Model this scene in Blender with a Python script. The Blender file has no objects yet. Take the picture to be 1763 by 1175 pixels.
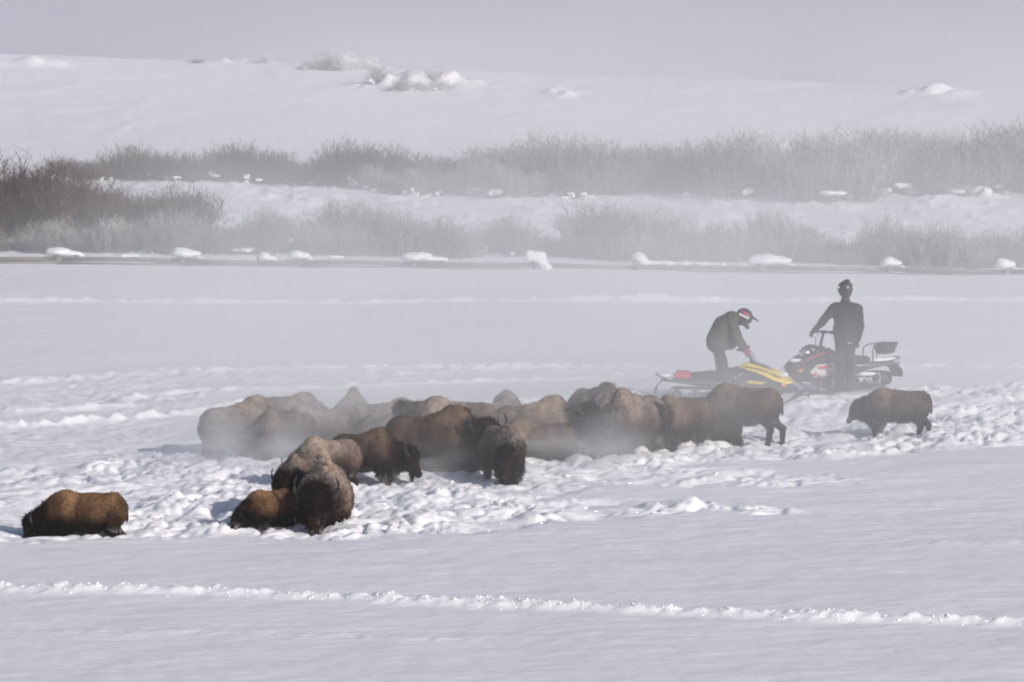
import bpy, math, random
import numpy as np
from mathutils import Vector, Matrix, Euler

SC = bpy.context.scene
COL = SC.collection
R = math.radians
RNG = np.random.RandomState(7)
random.seed(7)

# ------------------------------------------------------------------ camera
HC, FPX = 21.66, 18000.0
PITCH = math.atan(1660.5 / FPX)
cam_d = bpy.data.cameras.new('camera')
cam_d.sensor_width = 36.0
cam_d.lens = 36.0 * FPX / 1763.0
cam_d.clip_start = 1.0
cam_d.clip_end = 20000.0
cam = bpy.data.objects.new('camera', cam_d)
COL.objects.link(cam)
cam.location = (0, 0, HC)
cam.rotation_euler = (math.pi / 2 - PITCH, 0, 0)
SC.camera = cam

# ------------------------------------------------------------------ light
SUN_EL, SUN_AZ = 24.0, 42.0          # azimuth: to the right of the direction back to the camera
sdir = Vector((math.sin(R(SUN_AZ)) * math.cos(R(SUN_EL)), -math.cos(R(SUN_AZ)) * math.cos(R(SUN_EL)), math.sin(R(SUN_EL))))
sun_d = bpy.data.lights.new('sun', 'SUN')
sun_d.energy = 4.4
sun_d.angle = R(0.6)
sun_d.color = (1.0, 0.955, 0.90)
sun = bpy.data.objects.new('sun', sun_d)
COL.objects.link(sun)
sun.rotation_euler = sdir.to_track_quat('Z', 'Y').to_euler()
w = bpy.data.worlds.new('World')
SC.world = w
w.use_nodes = True
wn = w.node_tree.nodes
sky = wn.new('ShaderNodeTexSky')
sky.sky_type = 'NISHITA'
sky.sun_disc = False
sky.sun_elevation = R(SUN_EL)
sky.sun_rotation = math.atan2(sdir.x, sdir.y)
sky.air_density = 0.8
sky.dust_density = 1.6
sky.ozone_density = 1.0
bg = wn['Background']
bg.inputs[1].default_value = 0.13
w.node_tree.links.new(sky.outputs[0], bg.inputs[0])
SC.view_settings.view_transform = 'Standard'
SC.view_settings.look = 'None'
SC.view_settings.gamma = 1.0
SC.view_settings.exposure = -0.45
SC.view_settings.use_curve_mapping = False
cy = SC.cycles
cy.max_bounces = 8
cy.diffuse_bounces = 4
cy.volume_bounces = 6
cy.use_denoising = True
cy.volume_max_steps = 128
cy.filter_width = 1.9

# ------------------------------------------------------------------ helpers
def ray(px, py):
    u, v = (px - 881.5) / FPX, (587.5 - py) / FPX
    c, s = math.cos(PITCH), math.sin(PITCH)
    return Vector((u, c + v * s, -s + v * c))

def ground(px, py, z=0.0):
    d = ray(px, py)
    t = (z - HC) / d.z
    return Vector((d.x * t, d.y * t, z))

def at(px, py, Y):
    d = ray(px, py)
    t = Y / d.y
    return Vector((d.x * t, Y, HC + d.z * t))

def tag(o, label=None, cat=None, group=None, kind=None):
    if label: o['label'] = label
    if cat: o['category'] = cat
    if group: o['group'] = group
    if kind: o['kind'] = kind
    return o

def empty(name, loc, rz=0.0):
    o = bpy.data.objects.new(name, None)
    COL.objects.link(o)
    o.location = loc
    o.rotation_euler = (0, 0, rz)
    return o

_pl = RNG.rand(256, 256).astype(np.float32)
_p3 = RNG.rand(64, 64, 64).astype(np.float32)
def vn2(x, y):
    xi, yi = np.floor(x).astype(np.int64), np.floor(y).astype(np.int64)
    fx, fy = x - xi, y - yi
    fx = fx * fx * (3 - 2 * fx); fy = fy * fy * (3 - 2 * fy)
    a, b, c, d = xi & 255, yi & 255, (xi + 1) & 255, (yi + 1) & 255
    return ((_pl[a, b] * (1 - fx) + _pl[c, b] * fx) * (1 - fy) + (_pl[a, d] * (1 - fx) + _pl[c, d] * fx) * fy) * 2 - 1
def fbm2(x, y, n=4, g=0.5):
    s, a, t = 0.0, 1.0, 0.0
    for i in range(n):
        s = s + a * vn2(x * 2 ** i + 17.3 * i, y * 2 ** i + 9.1 * i); t += a; a *= g
    return s / t
def vn3(x, y, z):
    xi, yi, zi = [np.floor(q).astype(np.int64) for q in (x, y, z)]
    f = [q - i for q, i in ((x, xi), (y, yi), (z, zi))]
    f = [q * q * (3 - 2 * q) for q in f]
    r = 0.0
    for dx in (0, 1):
        wx = f[0] if dx else 1 - f[0]
        for dy in (0, 1):
            wy = f[1] if dy else 1 - f[1]
            for dz in (0, 1):
                wz = f[2] if dz else 1 - f[2]
                r = r + wx * wy * wz * _p3[(xi + dx) & 63, (yi + dy) & 63, (zi + dz) & 63]
    return r * 2 - 1
def sstep(a, b, x):
    t = np.clip((x - a) / (b - a), 0, 1)
    return t * t * (3 - 2 * t)

def mesh_np(name, co, faces, mat=None, cols=None, smooth=True):
    """faces: (n,k) int array"""
    me = bpy.data.meshes.new(name)
    n, k = faces.shape
    me.vertices.add(len(co)); me.vertices.foreach_set('co', np.ascontiguousarray(co, dtype=np.float32).ravel())
    me.loops.add(n * k); me.loops.foreach_set('vertex_index', np.ascontiguousarray(faces, dtype=np.int32).ravel())
    me.polygons.add(n)
    me.polygons.foreach_set('loop_start', np.arange(0, n * k, k, dtype=np.int32))
    me.polygons.foreach_set('loop_total', np.full(n, k, dtype=np.int32))
    if smooth: me.polygons.foreach_set('use_smooth', np.ones(n, dtype=bool))
    me.update(calc_edges=True)
    me.validate()
    if cols is not None:
        a = me.color_attributes.new('col', 'FLOAT_COLOR', 'POINT')
        c = np.ones((len(co), 4), dtype=np.float32); c[:, :3] = cols
        a.data.foreach_set('color', c.ravel())
    if mat: me.materials.append(mat)
    return me

def link(name, me, parent=None, loc=None):
    o = bpy.data.objects.new(name, me)
    COL.objects.link(o)
    if parent is not None: o.parent = parent
    if loc is not None: o.location = loc
    return o

# ------------------------------------------------------------------ materials
def new_mat(name):
    m = bpy.data.materials.new(name); m.use_nodes = True
    return m, m.node_tree.nodes, m.node_tree.links, m.node_tree.nodes['Principled BSDF']

def simple_mat(name, col, rough=0.6, metal=0.0, var=0.15, scale=20, bump=0.0, spec=0.5):
    m, n, l, b = new_mat(name)
    tc = n.new('ShaderNodeTexCoord'); no = n.new('ShaderNodeTexNoise'); no.inputs['Scale'].default_value = scale
    no.inputs['Detail'].default_value = 4
    l.new(tc.outputs['Object'], no.inputs['Vector'])
    mx = n.new('ShaderNodeMix'); mx.data_type = 'RGBA'
    mx.inputs['A'].default_value = (*[c * (1 - var) for c in col], 1)
    mx.inputs['B'].default_value = (*[min(1, c * (1 + var)) for c in col], 1)
    l.new(no.outputs['Fac'], mx.inputs['Factor']); l.new(mx.outputs['Result'], b.inputs['Base Color'])
    b.inputs['Roughness'].default_value = rough; b.inputs['Metallic'].default_value = metal
    b.inputs['Specular IOR Level'].default_value = spec
    if bump:
        bp = n.new('ShaderNodeBump'); bp.inputs['Strength'].default_value = bump; bp.inputs['Distance'].default_value = 0.02
        l.new(no.outputs['Fac'], bp.inputs['Height']); l.new(bp.outputs['Normal'], b.inputs['Normal'])
    return m

def snow_mat():
    m, n, l, b = new_mat('snow')
    tc = n.new('ShaderNodeTexCoord')
    b.inputs['Base Color'].default_value = (0.87, 0.855, 0.885, 1)
    b.inputs['Roughness'].default_value = 0.75
    b.inputs['Specular IOR Level'].default_value = 0.25
    mp = n.new('ShaderNodeMapping'); mp.inputs['Scale'].default_value = (1.0, 1.7, 1.0)
    l.new(tc.outputs['Object'], mp.inputs['Vector'])
    n1 = n.new('ShaderNodeTexNoise'); n1.inputs['Scale'].default_value = 2.2; n1.inputs['Detail'].default_value = 6; n1.inputs['Roughness'].default_value = 0.62
    n2 = n.new('ShaderNodeTexNoise'); n2.inputs['Scale'].default_value = 26; n2.inputs['Detail'].default_value = 3
    l.new(mp.outputs['Vector'], n1.inputs['Vector']); l.new(tc.outputs['Object'], n2.inputs['Vector'])
    b1 = n.new('ShaderNodeBump'); b1.inputs['Distance'].default_value = 0.06; b1.inputs['Strength'].default_value = 0.42
    b2 = n.new('ShaderNodeBump'); b2.inputs['Distance'].default_value = 0.012; b2.inputs['Strength'].default_value = 0.5
    l.new(n1.outputs['Fac'], b1.inputs['Height']); l.new(n2.outputs['Fac'], b2.inputs['Height'])
    l.new(b1.outputs['Normal'], b2.inputs['Normal']); l.new(b2.outputs['Normal'], b.inputs['Normal'])
    return m
SNOW = snow_mat()

def snow_lump_mat():
    return simple_mat('snow_lump', (0.84, 0.85, 0.87), 0.75, 0, 0.03, 12, 0.3, 0.25)
SNOWL = snow_lump_mat()

def fur_mat(name, bump=0.5):
    m, n, l, b = new_mat(name)
    at_ = n.new('ShaderNodeVertexColor'); at_.layer_name = 'col'
    tc = n.new('ShaderNodeTexCoord')
    mp = n.new('ShaderNodeMapping'); mp.inputs['Scale'].default_value = (60, 60, 14)
    no = n.new('ShaderNodeTexNoise'); no.inputs['Scale'].default_value = 1.0; no.inputs['Detail'].default_value = 4; no.inputs['Roughness'].default_value = 0.7
    l.new(tc.outputs['Object'], mp.inputs['Vector']); l.new(mp.outputs['Vector'], no.inputs['Vector'])
    mr = n.new('ShaderNodeMapRange'); mr.inputs['From Min'].default_value = 0.3; mr.inputs['From Max'].default_value = 0.7
    mr.inputs['To Min'].default_value = 0.78; mr.inputs['To Max'].default_value = 1.22
    l.new(no.outputs['Fac'], mr.inputs['Value'])
    vm = n.new('ShaderNodeVectorMath'); vm.operation = 'SCALE'
    l.new(at_.outputs['Color'], vm.inputs[0]); l.new(mr.outputs['Result'], vm.inputs['Scale'])
    l.new(vm.outputs['Vector'], b.inputs['Base Color'])
    b.inputs['Roughness'].default_value = 0.85; b.inputs['Specular IOR Level'].default_value = 0.04
    if bump:
        bp = n.new('ShaderNodeBump'); bp.inputs['Strength'].default_value = bump; bp.inputs['Distance'].default_value = 0.02
        l.new(no.outputs['Fac'], bp.inputs['Height']); l.new(bp.outputs['Normal'], b.inputs['Normal'])
    return m
FUR = fur_mat('bison_fur')
HAIR = fur_mat('bison_hair', 0)
HORN = simple_mat('horn', (0.035, 0.031, 0.028), 0.6, spec=0.3)
EYE = simple_mat('dark_eye', (0.01, 0.008, 0.008), 0.15)
NOSE = simple_mat('wet_nose', (0.015, 0.013, 0.013), 0.3)

# ------------------------------------------------------------------ terrain
def poly_ground(pts):
    return np.array([[ground(*p).x, ground(*p).y] for p in pts])

def seg_dist(X, Y, P):
    best = np.full(X.shape, 1e9); tt = np.zeros(X.shape); L = 0.0
    for (x0, y0), (x1, y1) in zip(P[:-1], P[1:]):
        dx, dy = x1 - x0, y1 - y0; l2 = dx * dx + dy * dy + 1e-9; ll = math.sqrt(l2)
        t = np.clip(((X - x0) * dx + (Y - y0) * dy) / l2, 0, 1)
        d = np.hypot(X - x0 - t * dx, Y - y0 - t * dy)
        m = d < best
        best = np.where(m, d, best); tt = np.where(m, L + t * ll, tt); L += ll
    return best, tt, L

def in_poly(X, Y, P):
    ins = np.zeros(X.shape, dtype=bool); n = len(P)
    for i in range(n):
        x0, y0 = P[i]; x1, y1 = P[(i + 1) % n]
        c = ((y0 > Y) != (y1 > Y)) & (X < (x1 - x0) * (Y - y0) / (y1 - y0 + 1e-12) + x0)
        ins ^= c
    return ins

def soft_poly(X, Y, P, w):
    d, _, _ = seg_dist(X, Y, np.vstack([P, P[:1]]))
    s = np.where(in_poly(X, Y, P), d, -d)
    return sstep(-w, w, s)

CHURN = poly_ground([(-200, 930), (0, 932), (200, 928), (430, 922), (610, 928), (800, 924), (905, 902), (1040, 893), (1200, 885), (1365, 884),
                     (1200, 874), (1060, 866), (960, 850), (1090, 838), (1300, 836), (1480, 834), (1470, 824), (1300, 812),
                     (1120, 806), (1250, 796), (1480, 786), (1763, 768), (1960, 765), (1960, 655), (1600, 665), (1450, 682), (1330, 690),
                     (1100, 680), (700, 700), (350, 760), (200, 790), (60, 800), (-200, 800)])
SOFTP = poly_ground([(-200, 800), (300, 790), (360, 690), (600, 660), (1100, 640), (1100, 620), (300, 640), (-200, 665)])
# snowmobile and animal tracks : (pixel polyline, half width m, height m, lumpiness)
TRACKS = [
    ([(-150, 1012), (0, 1016), (200, 1021), (380, 1023), (560, 1031), (860, 1045), (1200, 1058), (1500, 1067), (1763, 1073), (1950, 1079)], 0.29, 0.165, 0.5),
    ([(560, 1026), (700, 1033), (860, 1040), (1000, 1048)], 0.24, 0.07, 1.2),
    ([(-150, 518), (100, 519), (400, 520), (700, 521), (900, 519), (1200, 520), (1500, 517), (1900, 519)], 0.22, 0.10, 0.6),
    ([(840, 516), (930, 518), (1300, 521)], 0.2, 0.08, 0.9),
    ([(-100, 668), (60, 655), (200, 648), (400, 640), (620, 636), (900, 634), (1200, 634)], 0.28, 0.10, 0.7),
    ([(-100, 740), (60, 735), (200, 726), (330, 712), (480, 690)], 0.25, 0.13, 0.8),
    ([(-100, 712), (80, 708), (220, 700), (190, 690), (330, 680)], 0.25, 0.10, 0.8),
    ([(150, 690), (330, 676), (560, 672), (700, 664), (980, 655), (1150, 640)], 0.25, 0.08, 0.7),
    ([(1480, 636), (1600, 632), (1900, 630)], 0.3, 0.08, 0.7),
    ([(1100, 650), (1200, 655), (1400, 660), (1560, 655)], 0.4, 0.10, 1.0),
    ([(-100, 852), (200, 846), (420, 848)], 0.15, 0.04, 1.0),
    ([(-100, 1092), (300, 1088), (700, 1100), (900, 1108)], 0.5, 0.025, 1.0),
    ([(1500, 938), (1900, 936)], 0.3, 0.03, 1.0),
]
TRACKG = [(poly_ground(t[0]), t[1], t[2], t[3]) for t in TRACKS]

def snow_h(X, Y, fine=True):
    X = np.asarray(X, dtype=np.float64); Y = np.asarray(Y, dtype=np.float64)
    z = 0.05 * fbm2(X * 0.12 + 3, Y * 0.08, 3)
    z = z + 0.035 * fbm2(X * 0.55, Y * 0.8 + 5, 4, 0.55)
    z = z + 0.012 * fbm2(X * 2.2 + 40, Y * 3.0, 3, 0.6)
    wj = fbm2(X * 0.8, Y * 0.8 + 77, 3)
    m = np.zeros(X.shape); near = (Y > 180) & (Y < 240) & (np.abs(X) < 40)
    if near.any():
        m[near] = soft_poly(X[near], Y[near] + 0.9 * wj[near], CHURN, 0.45)
        xs, ys = X[near], Y[near]
        a = fbm2(xs * 1.1 + 9, ys * 1.1, 2)
        wx = 0.25 * vn2(xs * 1.3 + 70, ys * 1.3); wy = 0.3 * vn2(xs * 1.3, ys * 1.3 + 90)
        r1 = np.abs(vn2((xs + wx) * 1.5, (ys + wy) * 1.1 + 31)) * 2
        r2 = np.abs(vn2((xs + wx) * 3.4 + 4, (ys + wy) * 2.7)) * 2
        r3 = np.abs(vn2((xs + wx) * 7.5, (ys + wy) * 6.0 + 50)) * 2
        r4 = vn2(xs * 14.0, ys * 12.0 + 50)
        calm = 0.45 + 0.55 * sstep(-11.5, -7.0, xs + 2 * a) + 0.0
        calm = np.where(ys < 197.5, np.maximum(calm, 0.8), calm) * np.clip(0.78 + 0.75 * fbm2(xs * 0.45 + 5, ys * 0.35, 2), 0.3, 1.25)
        lumps = 0.10 * a + calm * (0.09 * np.minimum(r1, 1.1) + 0.08 * np.minimum(r2, 1.0) + 0.048 * np.minimum(r3, 1.0) + 0.013 * r4) - 0.06
        z[near] += m[near] * (lumps - 0.03)
        # raised ragged rim of the trampled area
        s2 = soft_poly(xs, ys, SOFTP, 1.5)
        z[near] += s2 * (0.05 * fbm2(xs * 0.9, ys * 1.6, 4, 0.6) + 0.02 * r2) * (1 - m[near])
    for P, wd, h, lp in TRACKG:
        y0, y1 = P[:, 1].min() - 3, P[:, 1].max() + 3
        k = (Y > y0) & (Y < y1) & (X > P[:, 0].min() - 2) & (X < P[:, 0].max() + 2)
        if not k.any(): continue
        d, t, L = seg_dist(X[k], Y[k], P)
        ends = sstep(0, 1.5, t) * sstep(0, 1.5, L - t)
        wig = 1 + 0.55 * vn2(t * 0.9, t * 0 + wd * 40)
        nn = fbm2(X[k] * 4.0, Y[k] * 3.5 + 12, 3, 0.6)
        z[k] += ends * h * np.exp(-(d / (wd * wig)) ** 2) * np.clip(0.8 + lp * 1.1 * nn, 0.15, 2)
    # brush flat and drifts behind the fence
    br = sstep(255, 262, Y) * (1 - sstep(281, 290, Y))
    z = z + br * (0.34 * np.maximum(0, fbm2(X * 0.35, Y * 0.22 + 8, 4, 0.55)) + 0.18 * np.maximum(0, fbm2(X * 1.5, Y * 0.8 + 8, 4, 0.6)))
    # gentle rise to the crest, then down into the valley
    cr = 308.5 - 0.5 * X
    z = z + 1.2 * sstep(0, 1, (Y - 286) / (cr - 286)) - np.where(Y > cr, 28 * sstep(0, 1, (Y - cr) / 200.0) + 0.15 * np.minimum(Y - cr, 30), 0)
    far = sstep(288, 298, Y)
    z = z + far * 0.07 * np.maximum(0, fbm2(X * 0.45, Y * 0.22 + 60, 4, 0.6) - 0.2)
    for bx, by, bw, bh in ((-3.0, 304.5, 1.3, .32), (-2.1, 304.8, .8, .28), (-5.2, 311.5, 1.0, .28), (-4.3, 312.5, .9, .25), (-8.2, 313, 1.2, .15), (12.2, 300, .8, .2), (-14.5, 312, 1.0, .22), (4.3, 309, .8, .16), (1.4, 302, .4, .16)):
        z = z + bh * np.exp(-((X - bx) / bw) ** 2 - ((Y - by) / 0.9) ** 2) * (0.8 + 0.8 * vn2(X * 3.0, Y * 2.0))
    return z

def hz(x, y):
    return float(snow_h(np.array([x]), np.array([y]))[0])

def build_terrain():
    xs = list(np.arange(-12.2, 12.2, 0.052))
    g = 0.08; x = xs[-1]
    out = []
    while x < 4000:
        x += g; out.append(x)
        if x > 19: g *= 1.35
        elif g < 0.2: g *= 1.05
    xs = np.array([-q for q in out[::-1]] + xs + out)
    ys = []
    y = 168.0
    while y < 345:
        ys.append(y)
        if 178.5 < y < 186 or 191.5 < y < 228: y += 0.065
        elif y < 258: y += 0.13
        else: y += 0.22
    g = 0.4
    while y < 5000:
        ys.append(y); y += g; g *= 1.25
    y = 168.0; g = 0.3; pre = []
    while y > -3000:
        y -= g; pre.append(y); g *= 1.3
    ys = np.array(pre[::-1] + ys)
    X, Y = np.meshgrid(xs, ys)
    Z = snow_h(X.ravel(), Y.ravel())
    nx, ny = len(xs), len(ys)
    # ground climbs to the camera's height behind it and at the sides stays level
    Yr = Y.ravel()
    Z = Z + np.where(Yr < 120, 0, 0)
    co = np.stack([X.ravel(), Yr, Z], 1)
    i = np.arange(nx * ny).reshape(ny, nx)
    f = np.stack([i[:-1, :-1].ravel(), i[:-1, 1:].ravel(), i[1:, 1:].ravel(), i[1:, :-1].ravel()], 1)
    o = link('ground', mesh_np('ground', co, f, SNOW))
    tag(o, 'snow covered meadow with a trampled lumpy area and old tracks', kind='structure')
    print('terrain quads', len(f))
build_terrain()

# ------------------------------------------------------------------ air: haze, mist banks, steam
def volume_mat(name, dens, col, aniso=0.0, build=None, step=1.0):
    m = bpy.data.materials.new(name); m.use_nodes = True
    n, l = m.node_tree.nodes, m.node_tree.links
    n.remove(n['Principled BSDF'])
    v = n.new('ShaderNodeVolumePrincipled')
    v.inputs['Color'].default_value = (*col, 1); v.inputs['Density'].default_value = dens
    v.inputs['Anisotropy'].default_value = aniso
    l.new(v.outputs[0], n['Material Output'].inputs['Volume'])
    if build: build(n, l, v)
    m.cycles.volume_step_rate = step
    return m

def box_mesh(name, lo, hi, mat):
    x0, y0, z0 = lo; x1, y1, z1 = hi
    co = np.array([(x0, y0, z0), (x1, y0, z0), (x1, y1, z0), (x0, y1, z0), (x0, y0, z1), (x1, y0, z1), (x1, y1, z1), (x0, y1, z1)])
    f = np.array([(0, 3, 2, 1), (4, 5, 6, 7), (0, 1, 5, 4), (1, 2, 6, 5), (2, 3, 7, 6), (3, 0, 4, 7)])
    return mesh_np(name, co, f, mat, smooth=False)

def mrange(n, l, src, a, b, c=0.0, d=1.0, smooth=True):
    r = n.new('ShaderNodeMapRange')
    if smooth: r.interpolation_type = 'SMOOTHSTEP'
    l.new(src, r.inputs['Value'])
    for k, v in zip(('From Min', 'From Max', 'To Min', 'To Max'), (a, b, c, d)): r.inputs[k].default_value = v
    return r.outputs['Result']
def mul(n, l, *s):
    o = s[0]
    for q in s[1:]:
        m = n.new('ShaderNodeMath'); m.operation = 'MULTIPLY'
        l.new(o, m.inputs[0])
        if isinstance(q, (int, float)): m.inputs[1].default_value = q
        else: l.new(q, m.inputs[1])
        o = m.outputs[0]
    return o

AIRCOL = (0.972, 0.970, 0.982)
HAZE_D = 0.0001
hz_o = link('haze', box_mesh('haze', (-4500, -3200, -60), (4500, 5500, 30), volume_mat('haze_air', HAZE_D, AIRCOL)))
tag(hz_o, 'thin pale haze filling the whole valley', kind='stuff')

def field_mist(n, l, v):
    tc = n.new('ShaderNodeTexCoord'); sp = n.new('ShaderNodeSeparateXYZ'); l.new(tc.outputs['Object'], sp.inputs[0])
    x, y, z = sp.outputs
    mp = n.new('ShaderNodeMapping'); mp.inputs['Scale'].default_value = (0.16, 0.10, 0.35); l.new(tc.outputs['Object'], mp.inputs['Vector'])
    no = n.new('ShaderNodeTexNoise'); no.inputs['Detail'].default_value = 2; no.inputs['Scale'].default_value = 1.0
    l.new(mp.outputs['Vector'], no.inputs['Vector'])
    f = mul(n, l, mrange(n, l, no.outputs['Fac'], 0.3, 0.7, 0.35, 1.5), mrange(n, l, y, 197, 211), mrange(n, l, z, 0.3, 4.8, 1.0, 0.0),
            mrange(n, l, x, -14, -3, 0.2, 1.0), mrange(n, l, y, 262, 285, 1, 0.5), FIELD_D)
    l.new(f, v.inputs['Density'])
FIELD_D = 0.038
mo = link('mist_bank', box_mesh('mist_bank', (-32, 197.5, -0.8), (32, 322, 5.4), volume_mat('field_mist', FIELD_D, AIRCOL, 0.0, field_mist, 0.18)))
tag(mo, 'low pale mist lying over the snow field behind the herd', kind='stuff')

def far_mist(n, l, v):
    tc = n.new('ShaderNodeTexCoord'); sp = n.new('ShaderNodeSeparateXYZ'); l.new(tc.outputs['Object'], sp.inputs[0])
    f = mul(n, l, mrange(n, l, sp.outputs[1], 300, 345), FAR_D)
    l.new(f, v.inputs['Density'])
FAR_D = 0.02
mo = link('fog_bank', box_mesh('fog_bank', (-200, 299, -50), (200, 630, 26), volume_mat('far_fog', FAR_D, (0.895, 0.893, 0.935), 0.0, far_mist, 0.3)))
tag(mo, 'dense grey fog bank filling the valley beyond the snowy crest', kind='stuff')

def steam_mat(dens, seed):
    def b(n, l, v):
        tc = n.new('ShaderNodeTexCoord')
        ln = n.new('ShaderNodeVectorMath'); ln.operation = 'LENGTH'; l.new(tc.outputs['Object'], ln.inputs[0])
        no = n.new('ShaderNodeTexNoise'); no.inputs['Scale'].default_value = 1.7; no.inputs['Detail'].default_value = 3
        no.noise_dimensions = '4D'; no.inputs['W'].default_value = seed
        l.new(tc.outputs['Object'], no.inputs['Vector'])
        l.new(mul(n, l, mrange(n, l, no.outputs['Fac'], 0.36, 0.66, 0.02, 2.0), mrange(n, l, ln.outputs['Value'], 0.0, 1.0, 1.0, 0.0), dens * 0.6), v.inputs['Density'])
    return volume_mat('steam', dens, AIRCOL, 0.0, b, 0.5)
def steam(px, py, Y, rx, ry, rz, dens, label):
    import bmesh
    bm = bmesh.new(); bmesh.ops.create_icosphere(bm, subdivisions=3, radius=1.0)
    me = bpy.data.meshes.new('steam'); bm.to_mesh(me); bm.free(); me.materials.append(steam_mat(dens, px * 0.013))
    o = link('steam_cloud', me); o.location = at(px, py, Y); o.scale = (rx * 1.35, ry * 1.3, rz * 1.5)
    tag(o, label, kind='stuff')

def forest_hill():
    xs = np.linspace(-900, 900, 90); ys = np.linspace(640, 1500, 40)
    X, Y = np.meshgrid(xs, ys)
    Z = -33 + 58 * sstep(640, 1300, Y) + 6 * fbm2(X * 0.012, Y * 0.012, 3) * sstep(640, 900, Y)
    Z = np.minimum(Z, 27)
    co = np.stack([X.ravel(), Y.ravel(), Z.ravel()], 1)
    i = np.arange(X.size).reshape(X.shape)
    f = np.stack([i[:-1, :-1].ravel(), i[:-1, 1:].ravel(), i[1:, 1:].ravel(), i[1:, :-1].ravel()], 1)
    m = simple_mat('forest_far', (0.05, 0.06, 0.06), 0.9, 0, 0.5, 0.05)
    tag(link('hillside', mesh_np('hillside', co, f, m)), 'dark wooded hillside lost in the fog', kind='structure')
forest_hill()

# ------------------------------------------------------------------ implicit surfaces
def surfnet(V, org, h):
    V = V.astype(np.float32)
    s = V < 0
    c = [V[dx:V.shape[0] - 1 + dx, dy:V.shape[1] - 1 + dy, dz:V.shape[2] - 1 + dz] for dx in (0, 1) for dy in (0, 1) for dz in (0, 1)]
    cs = sum((q < 0).astype(np.int8) for q in c)
    act = (cs > 0) & (cs < 8)
    ids = np.full(act.shape, -1, dtype=np.int64); ijk = np.argwhere(act); ids[act] = np.arange(len(ijk))
    cv = np.stack([q[act] for q in c], 1)
    cp = np.array([(a, b, d) for a in (0, 1) for b in (0, 1) for d in (0, 1)], dtype=np.float32)
    acc = np.zeros((len(ijk), 3)); cnt = np.zeros(len(ijk))
    for a in range(8):
        for b in range(a + 1, 8):
            if np.abs(cp[a] - cp[b]).sum() != 1: continue
            m = (cv[:, a] < 0) != (cv[:, b] < 0)
            t = cv[m, a] / (cv[m, a] - cv[m, b])
            acc[m] += cp[a] + t[:, None] * (cp[b] - cp[a]); cnt[m] += 1
    co = (ijk + acc / cnt[:, None]) * h + np.array(org)
    F = []
    for ax in range(3):
        a1, a2 = (ax + 1) % 3, (ax + 2) % 3
        s0 = [slice(None)] * 3; s1 = [slice(None)] * 3
        s0[ax] = slice(0, -1); s1[ax] = slice(1, None)
        e = np.argwhere(s[tuple(s0)] != s[tuple(s1)])
        e = e[(e[:, a1] > 0) & (e[:, a2] > 0) & (e[:, a1] < V.shape[a1] - 1) & (e[:, a2] < V.shape[a2] - 1)]
        def cell(o1, o2):
            q = e.copy(); q[:, a1] += o1; q[:, a2] += o2
            return ids[q[:, 0], q[:, 1], q[:, 2]]
        quad = np.stack([cell(-1, -1), cell(0, -1), cell(0, 0), cell(-1, 0)], 1)
        fl = ~s[e[:, 0], e[:, 1], e[:, 2]]
        quad[fl] = quad[fl][:, ::-1]
        F.append(quad)
    return co, np.vstack(F)

def vnormals(co, F):
    n = np.cross(co[F[:, 2]] - co[F[:, 0]], co[F[:, 3]] - co[F[:, 1]])
    N = np.zeros_like(co)
    for k in range(F.shape[1]): np.add.at(N, F[:, k], n)
    return N / (np.linalg.norm(N, axis=1, keepdims=True) + 1e-9)

def d_ell(P, c, r, M=None):
    q = P - np.array(c, dtype=np.float32)
    if M is not None: q = q @ np.array(M, dtype=np.float32)
    r = np.array(r, dtype=np.float32)
    k0 = np.sqrt(((q / r) ** 2).sum(-1)); k1 = np.sqrt(((q / (r * r)) ** 2).sum(-1)) + 1e-6
    return k0 * (k0 - 1) / k1
def d_cone(P, a, b, r1, r2):
    a = np.array(a, dtype=np.float32); b = np.array(b, dtype=np.float32); ba = b - a
    t = np.clip(((P - a) @ ba) / (ba @ ba + 1e-9), 0, 1)
    return np.sqrt(((P - a - t[..., None] * ba) ** 2).sum(-1)) - (r1 + (r2 - r1) * t)
def d_box(P, c, r, M=None, rd=0.02):
    q = P - np.array(c, dtype=np.float32)
    if M is not None: q = q @ np.array(M, dtype=np.float32)
    q = np.abs(q) - np.array(r, dtype=np.float32) + rd
    return np.sqrt((np.maximum(q, 0) ** 2).sum(-1)) + np.minimum(q.max(-1), 0) - rd

def blob(prims, h, k, noise=None, pad=0.08, ks=None):
    """prims: list of (kind, args, tag) -> co, faces, weights per prim"""
    lo, hi = np.full(3, 1e9), np.full(3, -1e9)
    for kd, a, _ in prims:
        if kd == 'c':
            for p, r in ((a[0], a[2]), (a[1], a[3])):
                lo = np.minimum(lo, np.array(p) - r); hi = np.maximum(hi, np.array(p) + r)
        else:
            r = max(a[1]) if len(a) > 2 and a[2] is not None else np.array(a[1])
            lo = np.minimum(lo, np.array(a[0]) - r); hi = np.maximum(hi, np.array(a[0]) + r)
    lo -= pad; hi += pad
    n = np.ceil((hi - lo) / h).astype(int) + 1
    ax = [lo[i] + h * np.arange(n[i]) for i in range(3)]
    P = np.stack(np.meshgrid(*ax, indexing='ij'), -1).astype(np.float32)
    fn = {'e': d_ell, 'c': d_cone, 'b': d_box}
    D = None; k0_ = k
    for kd, a, tg in prims:
        k = (ks or {}).get(tg, k0_)
        d = fn[kd](P, *a)
        if D is None: D = d
        else:
            hh = np.clip(0.5 + 0.5 * (D - d) / k, 0, 1)
            D = D * (1 - hh) + d * hh - k * hh * (1 - hh)
    if noise: D = D + noise(P)
    co, F = surfnet(D, lo, h)
    W = np.stack([np.exp(-np.maximum(fn[kd](co.astype(np.float32), *a), -0.05) / 0.035) for kd, a, _ in prims], 1)
    return co, F, W

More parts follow.
